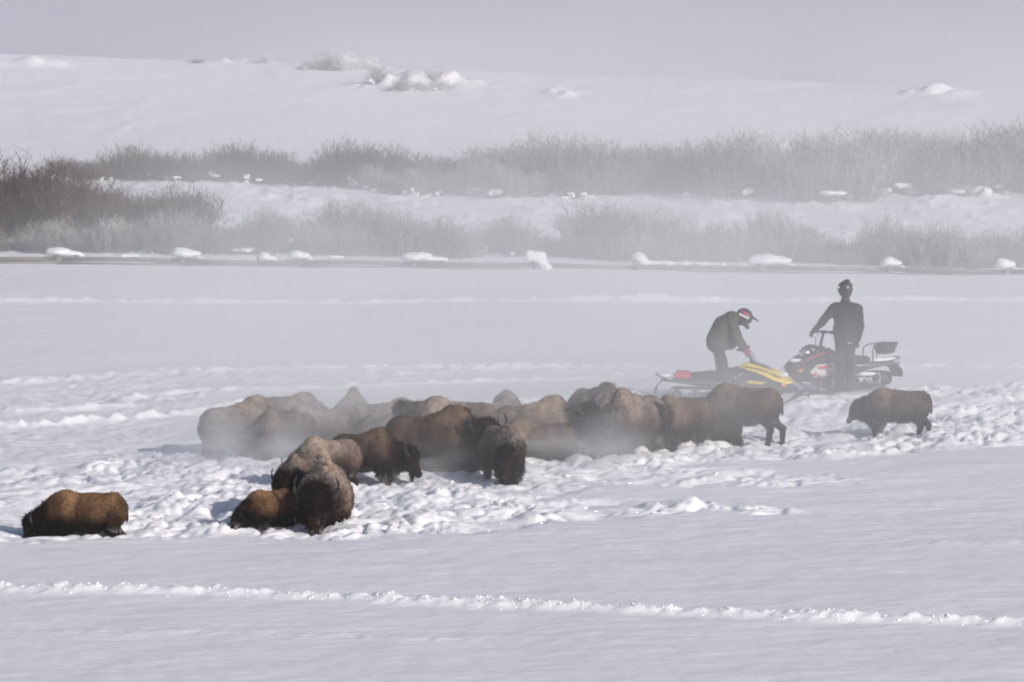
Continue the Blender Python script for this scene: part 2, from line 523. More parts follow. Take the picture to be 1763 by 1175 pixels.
# ------------------------------------------------------------------ bison
def tube_mesh(pts, rad, seg=8):
    pts = [Vector(p) for p in pts]; co = []; F = []
    up = Vector((0, 0, 1))
    for i, p in enumerate(pts):
        t = (pts[min(i + 1, len(pts) - 1)] - pts[max(i - 1, 0)]).normalized()
        a = t.cross(up)
        if a.length < 0.1: a = t.cross(Vector((1, 0, 0)))
        a.normalize(); b = t.cross(a)
        for k in range(seg):
            an = 2 * math.pi * k / seg
            co.append(p + (a * math.cos(an) + b * math.sin(an)) * rad[i])
    n = len(pts)
    for i in range(n - 1):
        for k in range(seg):
            k2 = (k + 1) % seg
            F.append((i * seg + k, i * seg + k2, (i + 1) * seg + k2, (i + 1) * seg + k))
    for base, rev in ((0, True), ((n - 1) * seg, False)):
        c = len(co); co.append(pts[0] if base == 0 else pts[-1])
        for k in range(seg):
            k2 = (k + 1) % seg
            q = (c, base + k, base + k2, c)
            F.append((base + k2, base + k, c, c) if rev else (base + k, base + k2, c, c))
    return [tuple(v) for v in co], F

def tube_obj(name, pts, rad, mat, parent=None, seg=8):
    co, F = tube_mesh(pts, rad, seg)
    F = [f if f[2] != f[3] else f[:3] for f in F]
    me = bpy.data.meshes.new(name); me.from_pydata(co, [], F)
    for p in me.polygons: p.use_smooth = True
    me.update(); me.materials.append(mat)
    return link(name, me, parent)

def ell_obj(name, c, r, mat, parent, M=None, sub=2, col=None):
    import bmesh
    bm = bmesh.new(); bmesh.ops.create_icosphere(bm, subdivisions=sub, radius=1.0)
    M = np.eye(3) if M is None else np.array(M)
    for v in bm.verts:
        v.co = Vector(M @ (np.array(v.co) * np.array(r)) + np.array(c))
    me = bpy.data.meshes.new(name); bm.to_mesh(me); bm.free(); me.materials.append(mat)
    for p in me.polygons: p.use_smooth = True
    if col is not None:
        a = me.color_attributes.new('col', 'FLOAT_COLOR', 'POINT')
        a.data.foreach_set('color', np.tile(np.array([*col, 1.0], dtype=np.float32), len(me.vertices)))
    return link(name, me, parent)

def V3(*a): return np.array(a, dtype=float)

PAL = {  # body, hump/shoulder, dark (head, legs, belly)
    'brown': (V3(.066, .041, .031), V3(.135, .091, .066), V3(.014, .009, .007)),
    'tan': (V3(.095, .063, .047), V3(.21, .152, .112), V3(.016, .011, .009)),
    'dark': (V3(.048, .031, .024), V3(.10, .067, .048), V3(.011, .007, .006)),
    'orange': (V3(.092, .050, .028), V3(.175, .100, .054), V3(.009, .006, .005)),
}

BISON = []
def bison(label, heading, x0, x1, ytop, ycontact, pal='brown', kind='cow', hyaw=0, hpitch=58, hdrop=0.0, frost=0.0, stance=(0, 0, 0, 0),
          steamy=0.0, seed=None, fuzz=1.0, snowface=0.0, scale=None, Y=None, wd=1.0, dh=0.0):
    seed = seed if seed is not None else len(BISON) * 11 + 5
    rs = np.random.RandomState(seed)
    bull, calf = kind == 'bull', kind == 'calf'
    hump = {'cow': 0.0, 'bull': 0.10, 'calf': -0.10}[kind] + dh
    wid = {'cow': 1.0, 'bull': 1.12, 'calf': 0.95}[kind] * wd
    hs = {'cow': 0.98, 'bull': 1.14, 'calf': 0.98}[kind]       # head size
    J = lambda a=0.02: rs.uniform(-a, a)
    P = []
    e = lambda c, r, t, M=None: P.append(('e', (c, r, M), t))
    c = lambda a, b, r1, r2, t: P.append(('c', (a, b, r1, r2), t))
    e((-0.80 + J(), 0, 1.07), (0.35, 0.33 * wid, 0.41), 'body')
    e((-0.28, 0, 1.01), (0.64, 0.42 * wid, 0.45), 'body')
    e((-0.20, 0, 0.84), (0.50, 0.32 * wid, 0.30), 'belly')
    e((0.34, 0, 0.98), (0.44, 0.43 * wid, 0.48), 'shoulder')
    e((0.32, 0, 1.18), (0.40, 0.31 * wid, 0.36), 'shoulder')
    e((0.28, 0, 1.34 + hump), (0.34, 0.15 * wid, 0.30), 'hump')
    e((0.0, 0, 1.31 + hump * 0.6), (0.42, 0.17 * wid, 0.22), 'hump')
    c((-0.1, 0, 1.31 + hump * .3), (-0.80, 0, 1.29), 0.18, 0.19, 'body')
    e((0.52, 0, 0.72), (0.28, 0.24 * wid, 0.30), 'chest')
    # head frame
    p_, y_ = R(hpitch), R(hyaw)
    nk = R(hyaw * 0.55)
    hp = V3(0.55, 0, 1.12) + V3(math.cos(nk) * 0.52, math.sin(nk) * 0.63, -0.06 - hdrop)
    u = V3(math.cos(p_) * math.cos(y_), math.cos(p_) * math.sin(y_), -math.sin(p_))
    v = V3(-math.sin(y_), math.cos(y_), 0); w_ = np.cross(u, v)
    M = np.stack([u, v, w_], 1)
    H = lambda a, b, d: hp + hs * (a * u + b * v + d * w_)
    c((0.45, 0, 1.10), hp - u * 0.05, 0.35, 0.18 * hs, 'neck')
    c((0.46, 0, 1.30 + hump * .5), hp + w_ * 0.0, 0.14, 0.12, 'mane')
    e(H(0.10, 0, 0.0), V3(.25, .165, .19) * hs, 'head', M)
    e(H(0.20, 0, -0.09), V3(.22, .12, .13) * hs, 'head', M)
    c(H(0.18, 0, 0.02), H(0.50, 0, -0.015), 0.125 * hs, 0.082 * hs, 'face')
    e(H(0.52, 0, -0.02), V3(.065, .088, .075) * hs, 'muzzle', M)
    mop = 0.85 if calf else (1.18 if bull else 1.08)
    e(H(0.02, 0, 0.10 * mop), V3(.17, .165, .13) * hs * mop, 'mop', M)
    if not calf:
        b0 = H(0.36, 0, -0.09)
        c(b0, b0 + V3(0, 0, -0.26 if bull else -0.18), 0.085, 0.03, 'beard')
    c(hp + V3(-0.10, 0, -0.2), V3(0.62, 0, 0.66), 0.20, 0.15, 'neck')
    # legs
    for i, (sx, sy) in enumerate(((0.42, 1), (0.42, -1), (-0.86, 1), (-0.86, -1))):
        st = stance[i]
        if sx > 0:
            y = 0.17 * sy * wid
            c((sx, y, 0.80), (sx + 0.04 + st * .5, y, 0.46), 0.19, 0.13, 'pant')
            c((sx + 0.04 + st * .5, y, 0.46), (sx + 0.02 + st, y, 0.06), 0.095, 0.06, 'leg')
            c((sx + 0.02 + st, y, 0.06), (sx + 0.05 + st, y, 0.0), 0.055, 0.06, 'leg')
        else:
            y = 0.17 * sy * wid
            c((sx + 0.02, y, 0.98), (sx + 0.08 + st * .4, y, 0.66), 0.23, 0.15, 'thigh')
            c((sx + 0.08 + st * .4, y, 0.66), (sx - 0.09 + st * .8, y, 0.43), 0.135, 0.08, 'leg')
            c((sx - 0.09 + st * .8, y, 0.43), (sx - 0.04 + st, y, 0.06), 0.08, 0.058, 'leg')
            c((sx - 0.04 + st, y, 0.06), (sx + st, y, 0.0), 0.05, 0.06, 'leg')
    sd = seed * 1.7
    def nz(Q):
        return 0.020 * vn3(Q[..., 0] * 5 + sd, Q[..., 1] * 5, Q[..., 2] * 3.5) + 0.012 * vn3(Q[..., 0] * 13, Q[..., 1] * 13 + sd, Q[..., 2] * 9)
    co, F, W = blob(P, 0.026, 0.075, nz, ks={'head': .03, 'mop': .03, 'face': .04, 'beard': .03, 'muzzle': .03})
    N = vnormals(co, F)
    tags = np.array([t for _, _, t in P])
    S = W.sum(1) + 1e-9
    wt = lambda *ts: W[:, np.isin(tags, ts)].sum(1) / S
    body, tan, dark = PAL[pal]
    x, y, z = co.T
    n1 = vn3(x * 3 + sd, y * 3, z * 3); n2 = vn3(x * 9 + sd, y * 9, z * 6); n3 = vn3(x * 24, y * 24, z * 14 + sd)
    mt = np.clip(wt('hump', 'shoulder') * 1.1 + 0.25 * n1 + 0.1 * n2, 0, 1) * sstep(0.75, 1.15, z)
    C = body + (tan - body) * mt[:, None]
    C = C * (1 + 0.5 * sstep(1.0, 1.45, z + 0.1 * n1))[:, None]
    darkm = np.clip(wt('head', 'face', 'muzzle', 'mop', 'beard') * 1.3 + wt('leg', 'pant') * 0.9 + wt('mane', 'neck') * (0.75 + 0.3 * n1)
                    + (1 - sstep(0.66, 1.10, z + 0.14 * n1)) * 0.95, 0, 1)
    crest = wt('mane', 'hump') * sstep(0.28, 0.6, x) * sstep(0.55, 0.9, N[:, 2] + 0.6 * N[:, 0]) * (np.abs(y) < 0.14) * (0.8 + 0.3 * n2)
    darkm = np.clip(darkm + np.clip(crest, 0, 1), 0, 1)
    C = C * (1 - darkm[:, None]) + dark * darkm[:, None]
    C = C + V3(.026, .014, .009) * (wt('face') * np.clip(0.6 + n2, 0, 1))[:, None]
    C = C * (1 + 0.20 * n2 + 0.13 * n3 + 0.22 * n1)[:, None]
    fr = frost * (np.clip(N[:, 2] * 0.9 + 0.25, 0, 1) * sstep(0.9, 1.35, z) * (1 - np.clip(1.3 * wt('mop', 'head', 'face', 'muzzle', 'beard'), 0, 1)) ** 2 * np.clip(0.75 + 0.5 * n2 + 0.35 * n3, 0, 1.2))
    fr = fr + 0.05 * frost * (1 - darkm) + snowface * wt('face', 'muzzle') * sstep(0.15, 0.6, n2 + 0.7 * n3) * 0.75
    fr = fr + 0.35 * (1 - sstep(0.5, 0.75, z)) * sstep(0.1, 0.5, n1 + n3 * 0.5)            # snow stuck to the wet legs
    fr = np.clip(fr, 0, 0.85)[:, None]
    C = C * (1 - fr) + V3(.46, .43, .42) * fr
    C = np.clip(C, 0.004, 0.8)
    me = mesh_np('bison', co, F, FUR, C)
    root = link('bison', me)
    tag(root, label, 'bison', 'bison of the herd in the snow')
    # coat tufts
    nt = int(15000 * fuzz)
    idx = rs.randint(0, len(co), nt)
    o = co[idx] + rs.uniform(-0.013, 0.013, (nt, 3)); nn = N[idx]
    woolly = np.clip(wt('mop', 'mane', 'neck', 'beard', 'pant', 'chest')[idx] + crest[idx], 0, 1)
    flow = V3(-0.35, 0, -0.75) + V3(-0.2, 0, 0.15) * (z[idx] > 1.1)[:, None]
    d = nn * (0.30 + 0.25 * woolly[:, None]) + flow * (0.85 - 0.15 * woolly[:, None]) + rs.normal(0, 0.28, (nt, 3))
    d /= np.linalg.norm(d, axis=1, keepdims=True)
    face = wt('face', 'muzzle', 'leg')[idx]
    ln = (0.045 + 0.055 * woolly) * rs.uniform(0.5, 1.35, nt) * (1 - 0.65 * np.clip(face, 0, 1))
    ln = ln * np.where((z[idx] < 0.75) & (wt('belly', 'chest', 'pant')[idx] > 0.3), 1.6, 1.0)
    sd_ = np.cross(d, rs.normal(0, 1, (nt, 3))); sd_ /= np.linalg.norm(sd_, axis=1, keepdims=True) + 1e-9
    wdt = (0.008 + 0.006 * rs.rand(nt))[:, None]
    a = o - nn * 0.01 - sd_ * wdt; b = o - nn * 0.01 + sd_ * wdt; tip = o + d * ln[:, None]
    tco = np.stack([a, b, tip], 1).reshape(-1, 3); tf = np.arange(nt * 3).reshape(-1, 3)
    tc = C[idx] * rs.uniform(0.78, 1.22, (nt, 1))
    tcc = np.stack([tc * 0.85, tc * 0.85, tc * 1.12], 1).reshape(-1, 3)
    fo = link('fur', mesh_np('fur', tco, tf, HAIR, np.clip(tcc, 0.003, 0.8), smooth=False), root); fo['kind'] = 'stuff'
    # horns, ears, eyes, nose, tail
    for s in (1, -1):
        k = 0.45 if calf else (1.35 if bull else 1.1)
        pts = [H(0.02, s * 0.13, 0.05), H(0.00, s * (0.13 + .09 * k), 0.06), H(-0.05 * k, s * (0.13 + .13 * k), 0.09), H(-0.13 * k, s * (0.13 + .13 * k), 0.13), H(-0.20 * k, s * (0.13 + .10 * k), 0.15)]
        tube_obj('horn', pts, [0.042 * k, 0.038 * k, 0.030 * k, 0.018 * k, 0.004], HORN, root, 8)
        em = M @ np.array(Matrix.Rotation(s * 0.5, 3, 'X'))
        ell_obj('ear', H(0.10, s * 0.205, -0.02), V3(.045, .085, .03) * hs, HAIR, root, em, 2, tuple(dark * 1.6))
        ell_obj('eye', H(0.245, s * 0.118, 0.045), V3(.024, .016, .022) * hs, EYE, root, M)
    ell_obj('nose', H(0.575, 0, 0.0), V3(.03, .062, .05) * hs, NOSE, root, M)
    tw = rs.uniform(-0.06, 0.06)
    tl = tube_obj('tail', [(-1.08, 0, 1.25), (-1.15, tw * .4, 1.17), (-1.17, tw, 1.06), (-1.17, tw, 0.95), (-1.16, tw * 1.3, 0.84), (-1.15, tw, 0.76)], [0.035, 0.026, 0.018, 0.020, 0.034, 0.006], HAIR, root, 7)
    a_ = tl.data.color_attributes.new('col', 'FLOAT_COLOR', 'POINT')
    a_.data.foreach_set('color', np.tile(np.array([*(dark * 1.5), 1.0], dtype=np.float32), len(tl.data.vertices)))
    # fit to the place it stands
    hd = R(heading); root.rotation_euler = (0, 0, hd)
    rot = co @ np.array([[math.cos(hd), math.sin(hd), 0], [-math.sin(hd), math.cos(hd), 0], [0, 0, 1]])
    Yd = Y if Y else ground(881, ycontact).y
    mpp = 1.0 / (FPX * math.cos(PITCH) / (Yd / 1.0)) * 1.0
    s = scale or (x1 - x0) * mpp / (rot[:, 0].max() - rot[:, 0].min())
    cx = at((x0 + x1) / 2, ycontact, Yd).x - s * (rot[:, 0].max() + rot[:, 0].min()) / 2
    # depth: the near side of the body stands at the contact line
    Yc = Yd - s * rot[rot[:, 2] < 0.9][:, 1].min() * 0.8
    # top of the silhouette
    d_ = ray(881.5, ytop); want = d_.z / d_.y
    zz = rot[:, 2] * s; yy = rot[:, 1] * s + Yc
    zoff = np.min(want * yy + HC - zz)
    root.location = (cx, Yc, zoff); root.scale = (s, s, s)
    print('bison', len(BISON), label[:40], 'scale %.2f zoff %.2f len %.2f' % (s, zoff - hz(cx, Yc), s * (co[:, 0].max() - co[:, 0].min())))
    BISON.append(root)
    return root

# ------------------------------------------------------------------ loose snow clods thrown up along the tracks
def clods():
    import bmesh
    bm = bmesh.new(); bmesh.ops.create_icosphere(bm, subdivisions=1, radius=1.0)
    iv = np.array([v.co for v in bm.verts]); fi = np.array([[v.index for v in f.verts] for f in bm.faces]); bm.free()
    rs = np.random.RandomState(77); pts = []
    X = rs.uniform(-15, 15, 26000); Y = rs.uniform(190, 228, 26000)
    m = soft_poly(X, Y, CHURN, 0.3) * (0.35 + 0.65 * sstep(-0.1, 0.25, fbm2(X * 0.6, Y * 0.5 + 3, 3)))
    m = m * np.where((X < -5.5) & (Y > 198), 0.2, 1.0)
    k = rs.rand(len(X)) < m * 0.05
    pts.append(np.stack([X[k], Y[k], rs.uniform(.02, .065, k.sum()) * rs.uniform(.5, 1.1, k.sum())], 1))
    for P, wd, h, lp in TRACKG:
        if P[0, 1] > 190 or h < 0.07: continue
        L = np.hypot(*(P[1:] - P[:-1]).T).sum(); n = int(L * (26 if P[0, 1] < 190 else 9))
        ll = np.hypot(*(P[1:] - P[:-1]).T); seg = rs.choice(len(ll), n, p=ll / ll.sum()); t = rs.rand(n)[:, None]
        q = P[seg] * (1 - t) + P[seg + 1] * t + rs.normal(0, wd * .75, (n, 2))
        pts.append(np.stack([q[:, 0], q[:, 1], rs.uniform(.010, .034, n)], 1))
    p = np.vstack(pts); z = snow_h(p[:, 0], p[:, 1]); n = len(p)
    rot = rs.uniform(0, 6.28, n); c, s_ = np.cos(rot), np.sin(rot)
    V = iv[None] * (1 + rs.normal(0, .22, (n, len(iv), 1))) * (1 + rs.normal(0, .12, (n, len(iv), 3)))
    x = V[..., 0] * c[:, None] - V[..., 1] * s_[:, None]; y = V[..., 0] * s_[:, None] + V[..., 1] * c[:, None]
    sx = rs.uniform(.8, 1.5, (n, 1))
    co = np.stack([x * p[:, 2:3] * sx + p[:, 0:1], y * p[:, 2:3] + p[:, 1:2], V[..., 2] * p[:, 2:3] * .6 + z[:, None] - p[:, 2:3] * .05], -1).reshape(-1, 3)
    f = (fi[None] + (np.arange(n) * len(iv))[:, None, None]).reshape(-1, 3)
    tag(link('snow_clods', mesh_np('snow_clods', co, f, SNOWL)), 'loose white clods of snow kicked up by hooves and tracks', kind='stuff')
    print('clods', n)
clods()

# ------------------------------------------------------------------ riders
def cloth_mat(name):
    m, n, l, b = new_mat(name)
    a = n.new('ShaderNodeVertexColor'); a.layer_name = 'col'
    l.new(a.outputs['Color'], b.inputs['Base Color'])
    tc = n.new('ShaderNodeTexCoord'); no = n.new('ShaderNodeTexNoise'); no.inputs['Scale'].default_value = 9; no.inputs['Detail'].default_value = 4
    l.new(tc.outputs['Object'], no.inputs['Vector'])
    bp = n.new('ShaderNodeBump'); bp.inputs['Strength'].default_value = 0.6; bp.inputs['Distance'].default_value = 0.04
    l.new(no.outputs['Fac'], bp.inputs['Height']); l.new(bp.outputs['Normal'], b.inputs['Normal'])
    b.inputs['Roughness'].default_value = 0.8; b.inputs['Specular IOR Level'].default_value = 0.2
    return m
CLOTH = cloth_mat('snow_suit_cloth')
GLOSSB = simple_mat('gloss_black', (0.02, 0.02, 0.022), 0.25, 0, 0.1, 8)
BLACKP = simple_mat('black_plastic', (0.018, 0.018, 0.02), 0.55, 0, 0.25, 14)
RUBBER = simple_mat('rubber', (0.015, 0.015, 0.016), 0.8, 0, 0.3, 20, 0.3)
METAL = simple_mat('grey_metal', (0.35, 0.36, 0.38), 0.35, 0.9, 0.15, 10)
YELLOW = simple_mat('yellow_plastic', (0.75, 0.55, 0.03), 0.4, 0, 0.1, 6)
REDP = simple_mat('red_plastic', (0.55, 0.03, 0.03), 0.45, 0, 0.12, 6)
WHITEP = simple_mat('white_plastic', (0.6, 0.6, 0.62), 0.45, 0, 0.1, 6)
ORANGE = simple_mat('orange_reflector', (0.9, 0.25, 0.02), 0.3, 0, 0.05, 6)
LENS = simple_mat('goggle_lens', (0.06, 0.03, 0.02), 0.08, 0.6, 0.1, 6)
LENS_REFL = simple_mat('lens_red_reflection', (0.55, 0.09, 0.03), 0.12, 0.8, 0.1, 6)  # red reflection on the standing rider's goggles, painted as the lens colour
GLOVER = simple_mat('red_glove', (0.28, 0.05, 0.05), 0.7, 0, 0.2, 10)
GLOVEB = simple_mat('black_glove', (0.02, 0.02, 0.025), 0.7, 0, 0.2, 10)
CHROME = simple_mat('headlamp_chrome', (0.8, 0.8, 0.8), 0.12, 1.0, 0.05, 6)
HELM2 = simple_mat('helmet_graphic', (0.06, 0.06, 0.065), 0.25, 0, 0.9, 9)

def sdf_obj(name, prims, h, k, mat, parent=None, colour=None, noise=None, ks=None):
    co, F, W = blob(prims, h, k, noise, pad=max(0.03, 2.5 * h), ks=ks)
    cols = None
    if colour is not None:
        tags = [t for _, _, t in prims]
        Cm = np.array([colour[t] for t in tags])
        W2 = W ** 2
        cols = (W2 @ Cm) / (W2.sum(1, keepdims=True) + 1e-12)
    return link(name, mesh_np(name, co, F, mat, cols), parent)

def glove(name, wrist, grip, mat, parent, side=1):
    """wrist and grip points (local); fingers wrap the bar running along local y at grip"""
    w, g = np.array(wrist, float), np.array(grip, float)
    d = (g - w) / np.linalg.norm(g - w)
    s = np.array([0, 1.0, 0]) if abs(d[1]) < 0.8 else np.array([1.0, 0, 0])
    s = s - d * (s @ d); s /= np.linalg.norm(s)
    nrm = np.cross(d, s)
    if nrm[2] < 0: nrm = -nrm
    P = [('c', (w - d * 0.05, w + d * 0.02, 0.052, 0.045), 'g'), ('e', (w + d * 0.065, (0.055, 0.05, 0.035), np.stack([d, s, nrm], 1)), 'g')]
    for i, (o, L) in enumerate(((-0.036, .062), (-0.012, .072), (0.012, .068), (0.036, .055))):
        k1 = w + d * 0.10 + s * o + nrm * 0.01
        k2 = k1 + d * L * 0.55 - nrm * 0.012
        k3 = k2 - nrm * L * 0.55
        k4 = k3 - d * L * 0.45
        P += [('c', (k1, k2, 0.0145, 0.0135), 'g'), ('c', (k2, k3, 0.0135, 0.0125), 'g'), ('c', (k3, k4, 0.0125, 0.0115), 'g')]
    t1 = w + d * 0.03 + s * side * 0.045; t2 = t1 + d * 0.04 + s * side * 0.02 - nrm * 0.02; t3 = t2 + d * 0.025 - nrm * 0.03 - s * side * 0.015
    P += [('c', (t1, t2, 0.018, 0.016), 'g'), ('c', (t2, t3, 0.015, 0.013), 'g')]
    return sdf_obj(name, P, 0.0075, 0.008, mat, parent)

def helmet(parent, c, f, mat, visor_mat, peak=0.12, tilt=0.0):
    """c centre, f = facing direction (unit)"""
    f = np.array(f, float); f /= np.linalg.norm(f)
    l_ = np.cross([0, 0, 1.0], f); l_ /= np.linalg.norm(l_); u = np.cross(f, l_)
    M = np.stack([f, l_, u], 1); c = np.array(c, float)
    H = lambda a, b, d: c + a * f + b * l_ + d * u
    P = [('e', (H(-0.01, 0, 0.035), (0.18, 0.155, 0.165), M), 's'),
         ('c', (H(0.02, 0.075, -0.07), H(0.17, 0.03, -0.10), 0.05, 0.035), 's'), ('c', (H(0.02, -0.075, -0.07), H(0.17, -0.03, -0.10), 0.05, 0.035), 's'),
         ('c', (H(0.17, 0.03, -0.10), H(0.17, -0.03, -0.10), 0.036, 0.036), 's'),
         ('e', (H(-0.04, 0, -0.05), (0.10, 0.105, 0.09), M), 's')]
    o = sdf_obj('helmet', P, 0.012, 0.03, mat, parent)
    ct, st_ = math.cos(tilt), math.sin(tilt)
    Mt = np.stack([f * ct + u * st_, l_, u * ct - f * st_], 1)
    pc = H(0.11, 0, 0.125) + Mt[:, 0] * (0.02 + peak * 0.5)
    pk = sdf_obj('visor', [('e', (pc, (0.04 + peak * 0.6, 0.075, 0.022), Mt), 'v')], 0.009, 0.01, mat, o)
    gg = sdf_obj('goggles', [('e', (H(0.095, 0, 0.015), (0.055, 0.095, 0.048), M), 'v')], 0.010, 0.01, visor_mat, o)
    for s_ in (1, -1):
        sdf_obj('stripe', [('c', (H(-.12, s_ * .125, .02), H(.06, s_ * .15, .06), .028, .028), 'v')], 0.009, 0.01, WHITEP, o)
        sdf_obj('stripe', [('c', (H(-.10, s_ * .115, .10), H(.05, s_ * .13, .12), .022, .022), 'v')], 0.009, 0.01, REDP, o)
    st = sdf_obj('vent', [('b', (H(0.02, 0, 0.165), (0.07, 0.02, 0.012), M, 0.008), 'v')], 0.009, 0.01, WHITEP, o)
    nb = sdf_obj('chin_guard', [('b', (H(0.195, 0, -0.10), (0.012, 0.045, 0.022), M, 0.008), 'v')], 0.009, 0.01, WHITEP, o)
    return o

def person(label, loc, P, cols, hel, glv, extra=()):
    def nz(Q): return 0.010 * vn3(Q[..., 0] * 9, Q[..., 1] * 9, Q[..., 2] * 7) + 0.005 * vn3(Q[..., 0] * 22, Q[..., 1] * 22, Q[..., 2] * 16)
    o = sdf_obj('person', P, 0.018, 0.045, CLOTH, None, cols, nz)
    o.location = loc; o.scale = (1.05,) * 3
    tag(o, label, 'person', 'snowmobile riders')
    helmet(o, *hel)
    for nm, c, r_, m_ in extra: sdf_obj(nm, [('e', (c, r_, None), 'v')], 0.009, 0.01, m_, o)
    for g in glv: glove('glove', g[0], g[1], g[2], o, g[3])
    return o

YS = ground(881, 668).y
OLIVE = (.07, .068, .052); BLK = (.030, .031, .034); DK = (.022, .024, .032); SKIN = (.35, .2, .15)
c_ = lambda a, b, r1, r2, t: ('c', (a, b, r1, r2), t)
e_ = lambda c, r, t, M=None: ('e', (c, r, M), t)
# the rider bent over the yellow machine: local x is the way the rider faces
P1 = [c_((-.06, .10, .80), (.02, .13, .36), .125, .095, 'pant'), c_((.02, .13, .36), (-.05, .13, -.18), .085, .075, 'pant'),
      c_((-.06, -.10, .80), (.06, -.12, .38), .125, .095, 'pant'), c_((.06, -.12, .38), (-.02, -.12, -.18), .085, .075, 'pant'),
      c_((-.05, .13, -.18), (.10, .13, -.22), .06, .05, 'boot'), c_((-.02, -.12, -.18), (.13, -.12, -.22), .06, .05, 'boot'),
      e_((-.08, 0, .86), (.19, .20, .17), 'pant'),
      c_((-.07, 0, .92), (.08, 0, 1.22), .235, .24, 'coat'), c_((.06, .06, 1.22), (.22, .08, 1.38), .19, .15, 'coat'), c_((.06, -.06, 1.22), (.22, -.08, 1.38), .19, .15, 'coat'),
      e_((.08, 0, .84), (.17, .17, .10), 'coat'), c_((.10, -.02, 1.0), (.22, -.02, .84), .13, .09, 'coat'),
      c_((.20, 0, 1.38), (.36, 0, 1.38), .10, .075, 'coat'), e_((.42, 0, 1.36), (.10, .085, .12), 'skin'),
      c_((.22, .20, 1.34), (.33, .27, 1.04), .10, .078, 'coat'), c_((.33, .27, 1.04), (.50, .20, .78), .078, .055, 'coat'),
      c_((.22, -.20, 1.34), (.30, -.27, 1.02), .10, .078, 'coat'), c_((.30, -.27, 1.02), (.46, -.18, .76), .078, .055, 'coat')]
p = at(1241, 666, ground(1268, 688).y - .42)
person('person in dark coat and helmet bending down over the yellow snowmobile with red gloves', p, P1,
       {'pant': BLK, 'boot': BLK, 'coat': OLIVE, 'skin': SKIN}, ((.46, 0, 1.39), (.80, 0, -.60), HELM2, LENS, 0.11),
       [((.50, .20, .78), (.60, .19, .66), GLOVER, 1), ((.46, -.18, .76), (.57, -.17, .64), GLOVER, -1)])
# the rider standing behind the dark machine, facing the camera (local -y)
P2 = [c_((.10, .02, .78), (.10, -.02, .36), .13, .10, 'pant'), c_((.10, -.02, .36), (.10, .04, -.12), .095, .08, 'pant'),
      c_((-.09, .02, .78), (-.10, -.04, .36), .13, .10, 'pant'), c_((-.10, -.04, .36), (-.09, .02, -.12), .095, .08, 'pant'),
      c_((.10, .04, -.14), (.11, -.12, -.18), .06, .05, 'boot'), c_((-.09, .02, -.14), (-.10, -.14, -.18), .06, .05, 'boot'),
      e_((.01, 0, .82), (.21, .16, .18), 'pant'),
      c_((.01, 0, .86), (.01, 0, 1.22), .20, .20, 'coat'), e_((.05, 0, 1.0), (.22, .15, .28), 'coat'), e_((-.05, 0, 1.0), (.20, .15, .28), 'coat'),
      c_((-.15, 0, 1.42), (.16, 0, 1.42), .135, .135, 'coat'), e_((0, .0, 1.28), (.25, .16, .22), 'coat'),
      c_((0, 0, 1.52), (0, 0, 1.62), .10, .085, 'coat'), e_((0, -.01, 1.74), (.085, .10, .13), 'skin'),
      c_((-.24, 0, 1.43), (-.46, -.03, 1.16), .10, .08, 'coat'), c_((-.46, -.03, 1.16), (-.63, -.08, .99), .078, .055, 'coat'),
      c_((.25, 0, 1.42), (.30, .02, 1.08), .105, .085, 'coat'), c_((.30, .02, 1.08), (.25, -.03, .78), .085, .062, 'coat')]
p = at(1455, 652, ground(1430, 676).y - .62)
person('tall person in black suit and beaked helmet standing with one hand on the dark snowmobile', p, P2,
       {'pant': BLK, 'boot': BLK, 'coat': DK, 'skin': SKIN}, ((0, -.01, 1.80), (.12, -1, .08), HELM2, LENS_REFL, 0.11, 0.6),
       [((-.63, -.08, .99), (-.70, -.10, .91), GLOVEB, 1), ((.25, -.03, .78), (.22, -.05, .66), GLOVEB, -1)],
       (('chest_logo', (.04, -.165, 1.27), (.05, .02, .012), WHITEP), ('pocket_flap', (.08, -.16, .74), (.05, .02, .012), WHITEP)))

# ------------------------------------------------------------------ snowmobiles
def box_obj(name, c, r, mat, parent, rot=(0, 0, 0), bev=0.008):
    import bmesh
    bm = bmesh.new(); bmesh.ops.create_cube(bm, size=2.0)
    for v in bm.verts: v.co = Vector((v.co.x * r[0], v.co.y * r[1], v.co.z * r[2]))
    if bev: bmesh.ops.bevel(bm, geom=bm.edges[:], offset=min(bev, min(r) * 0.8), segments=2, affect='EDGES', profile=0.7)
    me = bpy.data.meshes.new(name); bm.to_mesh(me); bm.free(); me.materials.append(mat)
    o = link(name, me, parent); o.location = c; o.rotation_euler = rot
    return o

def loft(name, sections, mat, parent, smooth=True):
    """sections: list of closed rings (lists of points, equal length)"""
    n = len(sections[0]); co = [p for s in sections for p in s]; F = []
    for i in range(len(sections) - 1):
        for k in range(n):
            k2 = (k + 1) % n
            F.append((i * n + k, i * n + k2, (i + 1) * n + k2, (i + 1) * n + k))
    F.append(tuple(range(n))[::-1]); F.append(tuple((len(sections) - 1) * n + k for k in range(n)))
    me = bpy.data.meshes.new(name); me.from_pydata([tuple(map(float, p)) for p in co], [], F)
    me.update(); me.materials.append(mat)
    o = link(name, me, parent)
    import bmesh
    bm = bmesh.new(); bm.from_mesh(me); bmesh.ops.recalc_face_normals(bm, faces=bm.faces)
    bmesh.ops.bevel(bm, geom=bm.edges[:], offset=0.006, segments=1, affect='EDGES'); bm.to_mesh(me); bm.free()
    return o

def prism(name, prof, y0, y1, mat, parent):
    """profile polygon in xz extruded between y0 and y1"""
    return loft(name, [[(x, y0, z) for x, z in prof], [(x, y1, z) for x, z in prof]], mat, parent)

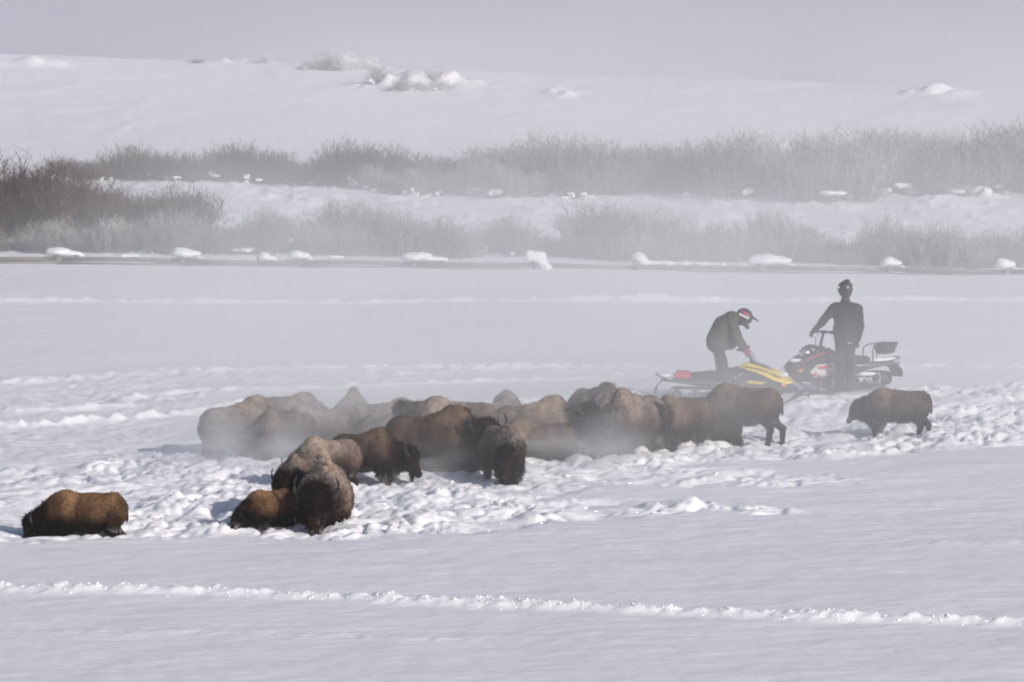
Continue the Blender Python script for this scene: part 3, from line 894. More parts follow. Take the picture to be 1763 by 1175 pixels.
DARKM_ = simple_mat('dark_metal', (0.07, 0.07, 0.075), 0.45, 0.5, 0.25, 10)
def snowmobile(label, loc, rot, body, accent, lamp, rack=False):
    r = empty('snowmobile', loc); r.rotation_euler = rot
    tag(r, label, 'snowmobile', 'snowmobiles parked behind the herd')
    # tunnel and running boards
    prism('tunnel', [(-1.62, .46), (-1.62, .50), (-1.2, .545), (0.1, .545), (0.2, .30), (0.1, .28), (-1.1, .42)], -.19, .19, DARKM_, r)
    for s in (1, -1):
        b = box_obj('running_board', (-.38, s * .30, .27), (.62, .10, .012), BLACKP, r, (0, -.06, 0))
        tube_obj('edge_tube', [(-1.02, s * .21, .33), (-.9, s * .39, .29), (.2, s * .40, .25), (.36, s * .30, .30)], [.016] * 4, METAL, b).matrix_parent_inverse = b.matrix_world.inverted()
    # track with lugs round its rail
    loop = []
    for a in np.linspace(math.pi / 2, math.pi * 1.5, 9): loop.append((-1.32 + .155 * math.cos(a), .175 + .155 * math.sin(a)))
    for a in np.linspace(-math.pi / 2, math.pi / 2, 9): loop.append((.02 + .17 * math.cos(a), .19 + .17 * math.sin(a)))
    n = len(loop); inner = [((x + .65) * .985 - .65, (z - .18) * .82 + .18) for x, z in loop]
    co = [(x, y, z) for y in (-.19, .19) for x, z in loop] + [(x, y, z) for y in (-.19, .19) for x, z in inner]
    F = []
    for k in range(n):
        k2 = (k + 1) % n
        F += [(k, k2, n + k2, n + k), (2 * n + k, 3 * n + k, 3 * n + k2, 2 * n + k2), (k, 2 * n + k, 2 * n + k2, k2), (n + k, n + k2, 3 * n + k2, 3 * n + k)]
    me = bpy.data.meshes.new('track'); me.from_pydata(co, [], F); me.update(); me.materials.append(RUBBER)
    tr = link('track', me, r)
    lug = None
    for x in np.arange(-1.28, 0.0, 0.085):
        if lug is None: lug = box_obj('lug', (x, 0, .008), (.012, .18, .022), RUBBER, tr, bev=0)
        else:
            q = lug.copy(); COL.objects.link(q); q.location = (x, 0, .008)
    for s in (1, -1):
        tube_obj('slide_rail', [(-1.30, s * .12, .16), (-1.2, s * .12, .09), (-.15, s * .12, .09), (.05, s * .12, .2)], [.018] * 4, METAL, r)
        for x, rr in ((-1.30, .10), (-.75, .06), (-.4, .06), (0.0, .09)):
            w = tube_obj('idler_wheel', [(x, s * .155, .175 if rr > .08 else .13), (x, s * .175, .175 if rr > .08 else .13)], [rr, rr], BLACKP, r, 14)
    for x0, x1 in ((-.95, -.75), (-.35, -.15)):
        tube_obj('suspension_arm', [(x0, .10, .12), (x1, .10, .42)], [.016, .016], METAL, r)
    tube_obj('shock', [(-.70, 0, .14), (-.45, 0, .42)], [.04, .035], accent, r, 10)
    # seat
    sdf_obj('seat', [('c', ((-.95, 0, .60), (-.35, 0, .65), .07, .095), 's'), ('c', ((-.35, 0, .65), (0.0, 0, .75), .095, .09), 's'), ('b', ((-.5, 0, .57), (.42, .11, .04), None, .03), 's')], .016, .04, BLACKP, r)
    # belly pan, side panels, hood
    prism('belly_pan', [(.05, .26), (.12, .55), (.95, .52), (1.12, .42), (.95, .26), (.4, .20)], -.24, .24, BLACKP, r)
    def ring(x, hw, zb, zt, top):
        return [(x, -hw, zb), (x, -hw * 1.04, (zb + zt) / 2), (x, -hw * top, zt), (x, 0, zt + .035), (x, hw * top, zt), (x, hw * 1.04, (zb + zt) / 2), (x, hw, zb), (x, 0, zb - .02)]
    loft('engine_cover', [ring(-.02, .11, .55, .76, .8), ring(.18, .18, .46, .85, .7), ring(.45, .25, .44, .84, .55), ring(.80, .24, .46, .72, .5), ring(1.05, .17, .47, .61, .6), ring(1.20, .09, .48, .55, .7)], BLACKP, r)
    for s in (1, -1):
        pts = [(.02, .85), (.22, .94), (.50, .89), (.85, .77), (1.10, .65), (1.24, .545), (1.05, .52), (.80, .60), (.52, .72), (.20, .80)]
        ys = [.14, .16, .21, .22, .17, .10, .19, .25, .27, .21]
        A = [(x, s * y, z) for (x, z), y in zip(pts, ys)]; B = [(x, s * (y + .022), z) for (x, z), y in zip(pts, ys)]
        hp_ = loft('hood_panel', [A, B], body, r)
        loft('side_panel', [[(.10, s * .27, .36), (.16, s * .27, .62), (.66, s * .32, .60), (.84, s * .29, .45), (.60, s * .27, .32)],
                            [(.10, s * .295, .36), (.16, s * .30, .62), (.66, s * .345, .60), (.84, s * .315, .45), (.60, s * .295, .32)]], BLACKP if not rack else WHITEP, r)
        loft('stripe', [[(.20, s * .305, .52), (.30, s * .315, .58), (.66, s * .347, .56), (.56, s * .34, .50)], [(.20, s * .312, .52), (.30, s * .322, .58), (.66, s * .354, .56), (.56, s * .347, .50)]], accent, r)
        box_obj('reflector', (1.02, s * .235, .50), (.05, .012, .022), ORANGE, r, (0, .3, -s * .35))
        tube_obj('decal', [(.12, s * .19, .86), (.50, s * .262, .82), (.95, s * .24, .66)], [.012, .016, .010], BLACKP if not rack else REDP, r, 6)
        tube_obj('frame_tube', [(-.02, s * .24, .58), (.22, s * .33, .40), (.62, s * .30, .34)], [.014] * 3, METAL, r, 6)
        tube_obj('side_tube', [(-.05, s * .28, .30), (.0, s * .33, .62), (.16, s * .30, .74)], [.013] * 3, METAL if not rack else WHITEP, r)
        # ski, spindle, A-arms, shock
        y = s * .52
        sk = loft('ski', [[(x, y - .075 * w_, z), (x, y + .075 * w_, z), (x, y + .06 * w_, z + .022), (x, y - .06 * w_, z + .022)] for x, z, w_ in
                          ((.25, .05, .6), (.40, .005, 1), (1.10, .0, 1), (1.35, .03, .9), (1.52, .11, .6), (1.60, .19, .25))], body if not rack else BLACKP, r)
        tube_obj('ski_loop', [(1.58, y, .19), (1.60, y, .33), (1.46, y, .36), (1.15, y, .20), (.95, y, .03)], [.02] * 5, BLACKP, sk)
        tube_obj('spindle', [(.80, y, .03), (.74, y * .97, .36)], [.032, .028], BLACKP, r)
        for x in (.50, .95):
            tube_obj('control_arm', [(x, s * .22, .33), (.77, y * .95, .16)], [.015, .013], BLACKP if rack else YELLOW, r)
            tube_obj('control_arm', [(x, s * .22, .44), (.75, y * .93, .33)], [.013, .011], METAL, r)
        tube_obj('shock', [(.78, y * .85, .20), (.62, s * .20, .58)], [.034, .028], accent, r, 10)
    # windshield, bar, lamp
    loft('windshield', [[(.30, -.14, .88), (.30, .14, .88), (.26, .15, .97), (.26, -.15, .97)], [(.62, -.11, .84), (.62, .11, .84), (.60, .12, .89), (.60, -.12, .89)], [(.80, -.05, .77), (.80, .05, .77), (.78, .05, .80), (.78, -.05, .80)]], GLOSSB, r)
    hx, hh = (.19, 1.25) if rack else (.15, 1.22)
    tube_obj('steering_post', [(.34, 0, .78), (.28, 0, 1.0), (hx, 0, hh)], [.042, .034, .028], BLACKP, r, 10)
    hb = tube_obj('handlebar', [(hx - .13, .40, hh), (hx - .03, .24, hh + .03), (hx, .10, hh + .01), (hx, -.10, hh + .01), (hx - .03, -.24, hh + .03), (hx - .13, -.40, hh)], [.016] * 6, BLACKP, r, 8)
    for s in (1, -1):
        tube_obj('grip', [(hx - .14, s * .42, hh), (hx - .075, s * .28, hh + .025)], [.023, .023], RUBBER, hb, 8)
        tube_obj('hand_guard', [(hx - .10, s * .44, hh), (hx + .02, s * .40, hh), (hx + .05, s * .22, hh + .01)], [.02, .035, .014], BLACKP, hb, 6)
        tube_obj('control_cable', [(hx, s * .12, hh + .02), (hx + .14, s * .10, hh - .08), (.38, s * .05, .90)], [.007] * 3, BLACKP, r, 5)
    box_obj('bar_pad', (hx - .01, 0, hh + .02), (.035, .09, .03), BLACKP, hb)
    ell_obj('headlight', (1.02 if not lamp else .70, 0, .60 if not lamp else .86), (.10, .13, .055) if not lamp else (.17, .17, .10), CHROME, r)
    if lamp: ell_obj('headlight_cowl', (.55, 0, .90), (.24, .20, .13), GLOSSB, r)
    # bumpers, snow flap
    tube_obj('front_bumper', [(1.02, .20, .44), (1.28, .13, .42), (1.28, -.13, .42), (1.02, -.20, .44)], [.016] * 4, BLACKP, r)
    tube_obj('rear_bumper', [(-1.35, .20, .50), (-1.72, .17, .58), (-1.76, 0, .60), (-1.72, -.17, .58), (-1.35, -.20, .50)], [.015] * 5, METAL if not rack else BLACKP, r)
    loft('snow_flap', [[(-1.58, -.21, .47), (-1.58, .21, .47), (-1.60, .21, .48), (-1.60, -.21, .48)], [(-1.72, -.22, .32), (-1.72, .22, .32), (-1.74, .22, .32), (-1.74, -.22, .32)], [(-1.74, -.20, .17), (-1.74, .20, .17), (-1.76, .20, .17), (-1.76, -.20, .17)]], RUBBER, r)
    box_obj('tail_light', (-1.63, 0, .545), (.03, .10, .022), REDP, r)
    for x, y, z, rx, ry in ((-1.3, .02, .56, .34, .17), (-1.58, 0, .56, .14, .16), (-.5, -.30, .30, .30, .08), (-.1, .30, .30, .22, .08), (-.75, .30, .30, .2, .08), (.9, -.05, .70, .12, .12)):
        sdf_obj('snow_cover', [('e', ((x, y, z), (rx, ry, .045), None), 's'), ('e', ((x + .12, y * .9, z + .01), (rx * .6, ry * .8, .05), None), 's')], .018, .03, SNOWL, r)
    if rack:
        tube_obj('rack_loop', [(-.98, -.17, .55), (-1.0, -.17, .84), (-1.12, -.17, .90), (-1.62, -.17, .92)], [.014] * 4, BLACKP, r)
        tube_obj('rack_loop', [(-.98, .17, .55), (-1.0, .17, .84), (-1.12, .17, .90), (-1.62, .17, .92)], [.014] * 4, BLACKP, r)
        prism('rack_bag', [(-1.28, .88), (-1.36, .68), (-1.56, .70), (-1.68, .92)], -.19, .19, BLACKP, r)
        tube_obj('rack_strut', [(-1.35, -.17, .54), (-1.36, -.17, .70)], [.012] * 2, BLACKP, r)
    return r

g1 = ground(1268, 688)
sl = snowmobile('yellow and black snowmobile facing right with snow on its rear, half hidden by a bison', (g1.x, g1.y, hz(g1.x, g1.y) - .12), (0, R(2), R(-8)), YELLOW, YELLOW, False)
g2 = ground(1430, 676)
snowmobile('black, white and red snowmobile pointing down to the left with a raised rear rack', (g2.x + .05, g2.y, hz(g2.x, g2.y) + .05), (R(3), R(1), R(180 + 36)), BLACKP, REDP, True, True)
# red fuel can strapped on the yellow machine's tunnel
fr = sdf_obj('fuel_can', [('b', ((0, 0, .11), (.17, .12, .10), None, .035), 's'), ('b', ((.03, 0, .21), (.10, .03, .03), None, .02), 's')], .014, .02, REDP)
fr.location = at(1176, 657, g1.y + .1); fr.rotation_euler = (0, 0, R(-9))
tag(fr, 'red fuel can lying on the snowy rear of the yellow snowmobile', 'fuel can')
tube_obj('cap', [(-.10, 0, .20), (-.11, 0, .25)], [.028, .026], BLACKP, fr, 10)

# ------------------------------------------------------------------ fence of crossed posts and rails, nearly buried
WOOD = simple_mat('weathered_wood', (0.17, 0.145, 0.125), 0.85, 0, 0.3, 9, 0.4)
# x, y of the snow cap's lowest edge, cap (x0,x1,ytop), shape
CAPS = [(-110, 440, -135, -60, 428), (100, 441, 74, 144, 429), (313, 444, 292, 353, 430), (447, 448, 443, 476, 436), (515, 447, 492, 538, 433), (712, 449, 686, 771, 437),
        (923, 451, 904, 942, 435), (1098, 456, 1087, 1114, 438), (1310, 457, 1275, 1371, 441), (1532, 460, 1513, 1557, 446), (1733, 463, 1712, 1753, 448), (1950, 466, 1925, 1990, 450)]
def fy(px): return 256.0 - (px + 110) * 0.0019
f0 = empty('rail_fence', at(881, 455, fy(881)))
tag(f0, 'low wooden rail fence almost buried in snow in front of the brush', 'fence')
def fpar(o):
    o.parent = f0; o.matrix_parent_inverse = Matrix.Translation(-Vector(f0.location)); return o
tops = []
for i, (px, yb, a, b, yt) in enumerate(CAPS):
    Y = fy(px); base = at(px, yb, Y); z0 = hz(base.x, Y)
    tops.append(Vector((base.x, Y, base.z)))
    lean = 0.16 if px != 447 else 0.05
    thin = px == 447
    for s in (1, -1):
        fpar(tube_obj('post', [(base.x - s * .04, Y - s * (.45 if not thin else .1), z0 - .35), (base.x + s * .02, Y + s * .05, base.z + .02), (base.x + s * .05, Y + s * .16, base.z + .08)],
                      [.085, .08, .075] if not thin else [.04, .035, .03], WOOD, None, 9))
    if px in (923, 1098, 1310):
        fpar(tube_obj('post', [(base.x + .03, Y - .12, z0 - .3), (base.x + .03, Y - .08, base.z + .02)], [.11, .10], WOOD, None, 10))
    L, Rr, T = at(a, yb, Y), at(b, yb, Y), at(px, yt, Y)
    hgt = (T.z - base.z) * 1.15; wd = (Rr.x - L.x) / 2; cx = (L.x + Rr.x) / 2
    rs = np.random.RandomState(i + 3)
    if px == 923:
        P = [('b', ((cx, Y, base.z + hgt * .55), (wd * .95, .22, hgt * .48), None, .08), 's'), ('c', ((cx + .15, Y - .1, base.z), (cx + .25, Y - .15, z0 + .02), .10, .16), 's')]
    elif px == 1098:
        rr = at(1247, 456, fy(1247))
        P = [('e', ((cx, Y, base.z + hgt * .5), (wd * .9, .2, hgt * .5), None), 's'), ('c', ((cx + .1, Y, base.z + .05), (rr.x, fy(1247), rr.z + .0), .06, .04), 's')]
    else:
        sk = {100: .3, 712: .5, 1310: .0, 447: .5}.get(px, .05)
        P = [('e', ((cx - wd * (.25 if sk else .1), Y, base.z + hgt * .5), (wd * .62, .26, hgt * .56), None), 's'), ('e', ((cx + wd * .25, Y, base.z + hgt * (.42 - sk * .4)), (wd * .60, .20, hgt * (.42 - sk * .3)), None), 's'),
             ('c', ((cx - wd * .2, Y, base.z + hgt * .25), (cx + wd * .95, Y, base.z + .0), hgt * .25, .03), 's'), ('c', ((cx - wd * .2, Y, base.z + hgt * .3), (cx - wd * .92, Y, base.z + .0), hgt * .25, .035), 's')]
    nz = lambda Q, i=i: 0.03 * vn3(Q[..., 0] * 5 + i, Q[..., 1] * 5, Q[..., 2] * 5) + 0.012 * vn3(Q[..., 0] * 14 + i, Q[..., 1] * 14, Q[..., 2] * 14)
    fpar(sdf_obj('snow_cap', P, .025, .05, SNOWL, None, None, nz))
for A, B in zip(tops[:-1], tops[1:]):
    sag = RNG.uniform(-.02, .02)
    a = A + Vector((0, .0, -.07)); b = B + Vector((0, .0, -.07))
    fpar(tube_obj('rail', [a, (a + b) / 2 + Vector((0, 0, sag)), b], [.058, .055, .05], WOOD, None, 9))
    a = A + Vector((0, -.16, -.17 + RNG.uniform(-.02, .02))); b = B + Vector((0, -.16, -.17 + RNG.uniform(-.02, .02)))
    fpar(tube_obj('rail', [a, (a + b) / 2, b], [.05, .05, .045], WOOD, None, 9))
for x0, x1, y in ((210, 238, 441), (1540, 1575, 470), (1112, 1245, 456), (570, 590, 443)):
    Y = fy(x0) - 0.02; A, B = at(x0, y, Y), at(x1, y, Y)
    if x0 != 1112: fpar(sdf_obj('snow_strip', [('c', (tuple(A), tuple(B), .04, .035), 's')], .02, .02, SNOWL))

# ------------------------------------------------------------------ willow brush
def twig_mat(name, col, tip, spread):
    m, n, l, b = new_mat(name)
    tc = n.new('ShaderNodeTexCoord'); sp = n.new('ShaderNodeSeparateXYZ'); l.new(tc.outputs['Object'], sp.inputs[0])
    no = n.new('ShaderNodeTexNoise'); no.inputs['Scale'].default_value = 7; l.new(tc.outputs['Object'], no.inputs['Vector'])
    ad = n.new('ShaderNodeMath'); ad.operation = 'MULTIPLY_ADD'; l.new(sp.outputs[2], ad.inputs[0]); ad.inputs[1].default_value = spread
    l.new(no.outputs['Fac'], ad.inputs[2])
    mr = n.new('ShaderNodeMapRange'); mr.inputs['From Min'].default_value = .5; mr.inputs['From Max'].default_value = 1.25; l.new(ad.outputs[0], mr.inputs['Value'])
    mx = n.new('ShaderNodeMix'); mx.data_type = 'RGBA'; mx.inputs['A'].default_value = (*col, 1); mx.inputs['B'].default_value = (*tip, 1)
    l.new(mr.outputs['Result'], mx.inputs['Factor'])
    oi = n.new('ShaderNodeObjectInfo'); r2 = n.new('ShaderNodeMapRange'); r2.inputs['To Min'].default_value = .55; r2.inputs['To Max'].default_value = 1.35
    l.new(oi.outputs['Random'], r2.inputs['Value'])
    vm = n.new('ShaderNodeVectorMath'); vm.operation = 'SCALE'; l.new(mx.outputs['Result'], vm.inputs[0]); l.new(r2.outputs['Result'], vm.inputs['Scale'])
    l.new(vm.outputs['Vector'], b.inputs['Base Color'])
    b.inputs['Roughness'].default_value = .85; b.inputs['Specular IOR Level'].default_value = .2
    return m
TW_D = twig_mat('bare_willow', (.075, .042, .032), (.21, .15, .13), .30)
TW_F = twig_mat('frosted_willow', (.19, .165, .16), (.54, .52, .52), .55)
TW_W = twig_mat('hoar_willow', (.74, .74, .75), (.88, .88, .88), .6)

def shrub_mesh(seed, nst, nb, mat, w=0.007):
    rs = np.random.RandomState(seed); V = []; F = []
    def seg(a, b, r1, r2):
        d = b - a; d /= np.linalg.norm(d) + 1e-9
        u = np.cross(d, rs.normal(0, 1, 3)); u /= np.linalg.norm(u) + 1e-9; v = np.cross(d, u); k = len(V)
        for an in (0, 2.094, 4.189): V.append(a + (u * math.cos(an) + v * math.sin(an)) * r1)
        if r2 > 0:
            for an in (0, 2.094, 4.189): V.append(b + (u * math.cos(an) + v * math.sin(an)) * r2)
            for i in range(3):
                j = (i + 1) % 3; F.append((k + i, k + j, k + 3 + j)); F.append((k + i, k + 3 + j, k + 3 + i))
        else:
            V.append(b)
            for i in range(3): F.append((k + i, k + (i + 1) % 3, k + 3))
    for i in range(nst):
        an = rs.uniform(0, 2 * math.pi); rr = rs.uniform(0, .42) ** 1.0
        p = np.array([rr * math.cos(an), rr * math.sin(an), -.1])
        lean = rs.uniform(.05, .8) * (0.4 + rr * 2)
        d = np.array([math.cos(an) * lean + rs.normal(0, .12), math.sin(an) * lean + rs.normal(0, .12), 1.0])
        L = rs.uniform(.55, 1.0) * (1 - .45 * rr)
        pts = [p]
        for s in range(3):
            d = d / np.linalg.norm(d); pts.append(pts[-1] + d * L * (.4, .35, .35)[s]); d = d + rs.normal(0, .24, 3) + np.array([0, 0, .10])
        ww = w * rs.uniform(.7, 1.3)
        for s in range(3): seg(pts[s], pts[s + 1], ww * (1 - .25 * s), ww * (.75 - .25 * s))
        for b_ in range(nb):
            t = rs.uniform(.7, 2.9); k = int(t); q = pts[k] + (pts[k + 1] - pts[k]) * (t - k)
            dd = np.array([rs.normal(0, .75), rs.normal(0, .75), 1.0]); dd /= np.linalg.norm(dd)
            seg(q, q + dd * rs.uniform(.10, .30), ww * .55, 0)
    return mesh_np('willow_shrub', np.array(V), np.array(F), mat, smooth=False)
DARKM = [shrub_mesh(40 + i, 120, 12, TW_D) for i in range(4)]
FROSTM = [shrub_mesh(60 + i, 120, 12, TW_F, .008) for i in range(4)]
HOARM = [shrub_mesh(80 + i, 90, 8, TW_W, .008) for i in range(2)]

CL = []
for i in range(3):
    rs = np.random.RandomState(i + 90)
    P = [('e', ((rs.uniform(-.15, .15), rs.uniform(-.1, .1), rs.uniform(-.05, .1)), tuple(rs.uniform(.06, .14, 3)), None), 's') for _ in range(5)]
    co, F, W_ = blob(P, .03, .05, lambda Q: .02 * vn3(Q[..., 0] * 12 + i, Q[..., 1] * 12, Q[..., 2] * 12), .06)
    CL.append(mesh_np('snow_clump', co, F, SNOWL))

# bands: (x0, x1, base y at x0, base y at x1, height px at x0, at x1, count, meshes, depth jitter, label, group, clumps per shrub)
BANDS = [
    (-60, 330, 408, 412, 112, 78, 34, DARKM, 2.2, 'tall dark bare willow shrub in the thicket at the far left', 'dark willows at the left', .3),
    (60, 420, 432, 436, 60, 50, 24, FROSTM, .9, 'low grey frosted willow shrub just behind the left part of the fence', 'grey willows behind the fence on the left', .3),
    (-60, 100, 436, 434, 40, 50, 8, FROSTM, .9, 'low grey frosted willow shrub just behind the left part of the fence', 'grey willows behind the fence on the left', .3),
    (430, 900, 436, 440, 72, 66, 30, FROSTM, 1.8, 'grey willow shrub behind the middle of the fence', 'grey willows behind the middle of the fence', .25),
    (900, 1010, 440, 442, 30, 40, 6, FROSTM, .6, 'short grey willow shrub where the brush behind the fence dips', 'short willows in the dip behind the fence', .1),
    (1000, 1420, 446, 450, 78, 58, 28, FROSTM, 1.6, 'mist faded willow shrub behind the right half of the fence', 'misty willows behind the right half of the fence', .1),
    (1420, 1850, 452, 458, 52, 66, 26, FROSTM, 1.6, 'low mist faded willow shrub at the right end of the fence', 'misty willows at the right end of the fence', .1),
    (95, 350, 305, 312, 42, 52, 15, DARKM, 1.0, 'small dark willow shrub in the upper left row above the open snow', 'dark willows of the upper left row', .8),
    (355, 445, 312, 313, 70, 66, 6, DARKM, .8, 'dark willow shrub in the highest clump of the upper left row', 'highest dark clump of the upper left row', .8),
    (440, 620, 316, 318, 60, 56, 12, DARKM, .9, 'dark willow shrub with snow clumps at its foot left of the middle', 'dark willows with snow clumps', 2.2),
    (600, 800, 312, 322, 66, 62, 14, DARKM, 1.4, 'reddish brown willow shrub in the middle of the far row', 'reddish willows of the far row', .8),
    (620, 1000, 330, 340, 40, 62, 18, FROSTM, 1.2, 'pale frosted willow shrub in front of the far row', 'pale willows in front of the far row', 2.0),
    (800, 1300, 325, 335, 68, 82, 34, FROSTM, 1.8, 'grey willow shrub in the long far row right of the middle', 'grey willows of the far row', .5),
    (1300, 1850, 335, 330, 84, 92, 38, FROSTM, 2.2, 'grey willow shrub fading into mist at the right of the far row', 'misty willows right of the far row', .8),
    (1520, 1640, 300, 300, 84, 76, 6, FROSTM, 1.0, 'tallest hazy willow shrub standing above the far row on the right', 'tallest hazy willows on the right', .2),
    (535, 640, 122, 122, 36, 34, 5, HOARM, 1.0, 'white hoar frosted bush on the snowy crest, upper of two patches', 'upper patch of frosted bushes on the crest', .6),
    (655, 790, 150, 150, 34, 24, 6, HOARM, 1.0, 'white hoar frosted bush on the slope, lower of two patches', 'lower patch of frosted bushes on the slope', .8),
    (340, 470, 112, 112, 12, 12, 2, HOARM, 1.0, 'tiny frosted bush on the crest at the upper left', 'tiny frosted bushes on the crest', 1),
]
def on_terrain(px, py):
    d = ray(px, py); lo, hi = 150.0, 330.0
    ts = np.linspace(200, 330, 521)
    z = HC + d.z / d.y * ts
    h = snow_h(d.x / d.y * ts, ts)
    k = np.argmax(z <= h + 0.0) if (z <= h).any() else int(np.argmin(z - h))
    return d.x / d.y * ts[k], ts[k], h[k]
tot = 0
for bi, (x0, x1, b0, b1, h0, h1, n_, ms, jit, lb, gp, nc) in enumerate(BANDS):
    rs = np.random.RandomState(bi + 200)
    n_ = max(2, int(n_ * .92))
    for i in range(n_):
        t = (i + rs.uniform(-.1, 1.1)) / n_
        px = x0 + (x1 - x0) * t
        x, y, _ = on_terrain(px, b0 + (b1 - b0) * t)
        y += rs.uniform(-.6, 1) * jit; z = hz(x, y)
        H_ = (h0 + (h1 - h0) * t) * y / FPX * rs.uniform(.8, 1.3) * (1 + .20 * math.sin(px * .021 + bi * 2.1) + .16 * math.sin(px * .063 + bi))
        o = link('willow_shrub', ms[rs.randint(len(ms))]); tot += 1
        o.location = (x, y, z - .02); o.rotation_euler = (0, 0, rs.uniform(0, 6.28))
        k = H_ / .98; kw = max(k, .75 if h0 > 30 else .5) * rs.uniform(.9, 1.2); o.scale = (kw, kw, k)
        tag(o, lb, 'shrub', gp)
        for c in range(rs.poisson(nc * 2.4)):
            q = link('snow_clump', CL[rs.randint(3)], o)
            q.location = (rs.uniform(-.45, .45), rs.uniform(-.6, -.2), rs.uniform(-.02, .22)); s = rs.uniform(.2, .6); q.scale = (s * rs.uniform(.8, 2.2), s, s * rs.uniform(.5, 1.0))
            q.rotation_euler = (0, 0, rs.uniform(0, 6))
print('shrubs', tot)

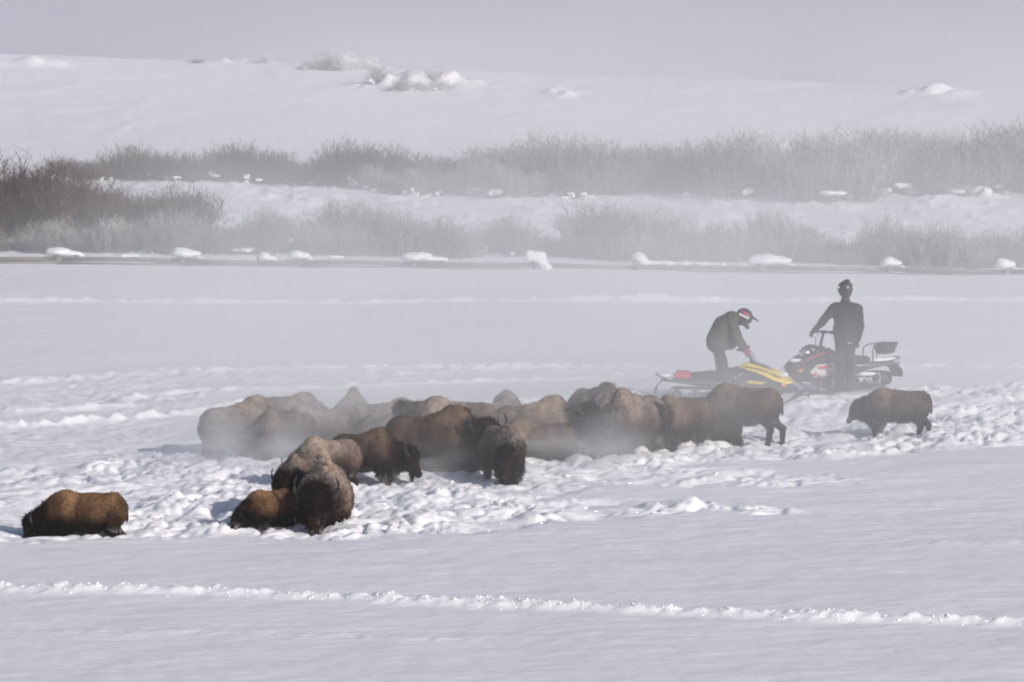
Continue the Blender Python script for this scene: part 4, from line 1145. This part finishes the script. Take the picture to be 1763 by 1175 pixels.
HERD = [
 ("bison alone at the far left, orange brown flank, black head lowered to the left", 180, 40, 215, 843, 924, dict(pal='orange', hpitch=66, hdrop=0.26, kind='cow', stance=(.1, -.1, .1, -.1), fuzz=1.6, dh=-.09, scale=.79)),
 ("small shaggy orange brown calf with black mane beside the big front facing bull", 232, 398, 508, 841, 918, dict(pal='orange', kind='calf', hpitch=64, hdrop=.20, hyaw=-16, fuzz=1.3, snowface=.7, scale=.67)),
 ("big front bison facing the camera, pale frosted hump over a dark broad head", -93, 505, 606, 782, 916, dict(pal='tan', kind='bull', hpitch=73, hdrop=-.10, frost=.32, hyaw=-6, fuzz=1.6, snowface=.45, wd=.9)),
 ("smaller bison facing the camera, dark stripe on its hump, half behind the front bull", -98, 467, 552, 780, 902, dict(pal='brown', kind='cow', hpitch=70, hdrop=-.12, frost=.22, hyaw=-8)),
 ("bison with frosted tan back and rump to the right, behind the two front facing ones", 222, 484, 622, 750, 845, dict(pal='tan', frost=.28, hpitch=66, hdrop=.2)),
 ("dark bison facing right with lowered bearded head, right behind the front facing pair", -24, 566, 727, 735, 836, dict(pal='dark', kind='bull', hpitch=58, hdrop=.05, hyaw=10)),
 ("large dark brown bison facing right, turning its woolly head to the camera", -14, 655, 862, 697, 822, dict(pal='dark', kind='bull', hpitch=62, hyaw=-66, hdrop=-0.22, snowface=.6, stance=(.1, -.1, .15, -.1))),
 ("slim bison walking to the camera, long head down to the left, dark crested hump", -74, 829, 899, 730, 840, dict(pal='brown', kind='cow', hpitch=70, hyaw=-38, hdrop=.02, frost=.3, snowface=.4, wd=.78, scale=.86)),
 ("bison facing left behind the large dark bison, black head with snow flecks", 172, 668, 858, 682, 790, dict(pal='tan', hpitch=52, hdrop=-.22, hyaw=24, frost=.25, snowface=.6)),
 ("pale misty bison back seen behind the black snow flecked head", 8, 590, 770, 684, 775, dict(pal='brown', frost=.4, hdrop=.2)),
 ("grey tall hump standing up alone in the steam behind the herd", 80, 572, 636, 666, 745, dict(pal='brown', kind='bull', frost=.3, hpitch=60, hdrop=.3)),
 ("low tan back of a young bison between the dark bison and the misty hump", 140, 600, 700, 711, 790, dict(pal='brown', kind='calf', frost=.4, hdrop=.2)),
 ("large fog covered bison at the left edge of the herd, rump to the left", 30, 358, 500, 680, 790, dict(pal='brown', kind='bull', frost=.35, hdrop=.2, scale=.88)),
 ("misty bison with long level back behind the left edge of the herd", 10, 430, 590, 675, 760, dict(pal='brown', frost=.35, hdrop=.22, hyaw=20)),
 ("bison dissolved in steam with its head down at the left of the herd", 208, 405, 545, 705, 800, dict(pal='dark', frost=.2, hdrop=.2)),
 ("tan bison facing the camera from the steam, round dark head, body to the right", -142, 478, 604, 697, 795, dict(pal='tan', frost=.35, hyaw=54, hpitch=64, hdrop=-.24)),
 ("large bison facing right in mid herd, dark mane, head close to the next animals", 2, 845, 1038, 680, 776, dict(pal='tan', kind='bull', hpitch=52, hdrop=-.25, hyaw=-38, frost=.2, snowface=.4)),
 ("plain brown bison body in mid herd, rump right, head hidden by the slim bison", 177, 815, 992, 720, 797, dict(pal='brown', kind='cow', frost=.08, hdrop=.25)),
 ("low grey back far behind the middle of the herd", 12, 790, 930, 686, 765, dict(pal='brown', frost=.5, hdrop=.2, hyaw=10)),
 ("small grey hump peeking over the backs in the middle of the herd", 95, 848, 900, 671, 745, dict(pal='brown', kind='calf', frost=.6, hdrop=.2)),
 ("rounded brown grey hump behind the gap right of the middle", -60, 985, 1085, 657, 770, dict(pal='brown', kind='bull', frost=.4, hdrop=.3, scale=.88)),
 ("large bison turned three quarters left, steam round its legs, head low in mist", -122, 1028, 1136, 667, 795, dict(pal='brown', kind='bull', hyaw=-10, hpitch=68, hdrop=.2, frost=.35, scale=.95)),
 ("bison staring at the camera, black mop and white nose, body angled to the right", -132, 1114, 1232, 680, 784, dict(pal='brown', kind='cow', hyaw=42, hpitch=66, hdrop=-.20, snowface=.8)),
 ("bison with lowered head facing right, below the rump of the side on bison", -18, 1130, 1281, 695, 770, dict(pal='dark', hpitch=58, hdrop=.05, hyaw=-15, snowface=.4)),
 ("side on brown bison, hind legs to the right, in front of the yellow snowmobile", 178, 1180, 1355, 658, 768, dict(pal='brown', kind='cow', hpitch=62, hdrop=.3, stance=(0, 0, .12, -.26))),
 ("young bison standing apart on the right, facing left in trampled snow", 176, 1463, 1600, 667, 758, dict(pal='brown', kind='calf', hpitch=58, hdrop=.06, hyaw=10, stance=(.1, -.1, .15, -.15), scale=.68, dh=.05)),
]
for lb, hd, x0, x1, yt, yc, kw in HERD:
    bison(lb, hd, x0, x1, yt, yc, **kw)

# steam drifting off the animals
Yd = lambda py: ground(881, py).y
for px, py, yc, rx, ry, rz, dn, lb in (
    (420, 755, 806, 1.5, 1.3, .75, .75, 'thick steam hiding the legs of the bison at the left edge of the herd'),
    (520, 790, 822, 1.1, 0.9, .45, .55, 'steam drifting low between the left group and the frosted tan bison'),
    (590, 720, 795, 1.6, 1.5, .7, .35, 'thin steam over the back row left of the middle'),
    (340, 790, 815, 1.3, 1.2, .4, .35, 'faint steam trailing off to the left of the herd'),
    (750, 800, 830, 1.0, .7, .38, .4, 'steam under the large dark bison'),
    (930, 775, 815, 1.3, .9, .40, .5, 'steam at the feet of the animals in the middle'),
    (1055, 765, 805, .9, .8, .55, .6, 'steam rising round the legs of the three quarter bison'),
    (900, 690, 770, 2.6, 1.6, .6, .2, 'thin steam above the middle of the herd'),
    (1230, 700, 770, 2.0, 1.2, .6, .18, 'thin steam above the right of the herd'),
    (700, 655, 745, 3.5, 1.6, .8, .22, 'pale steam lifting behind the herd')):
    steam(px, py, Yd(yc), rx, ry, rz, dn, lb)
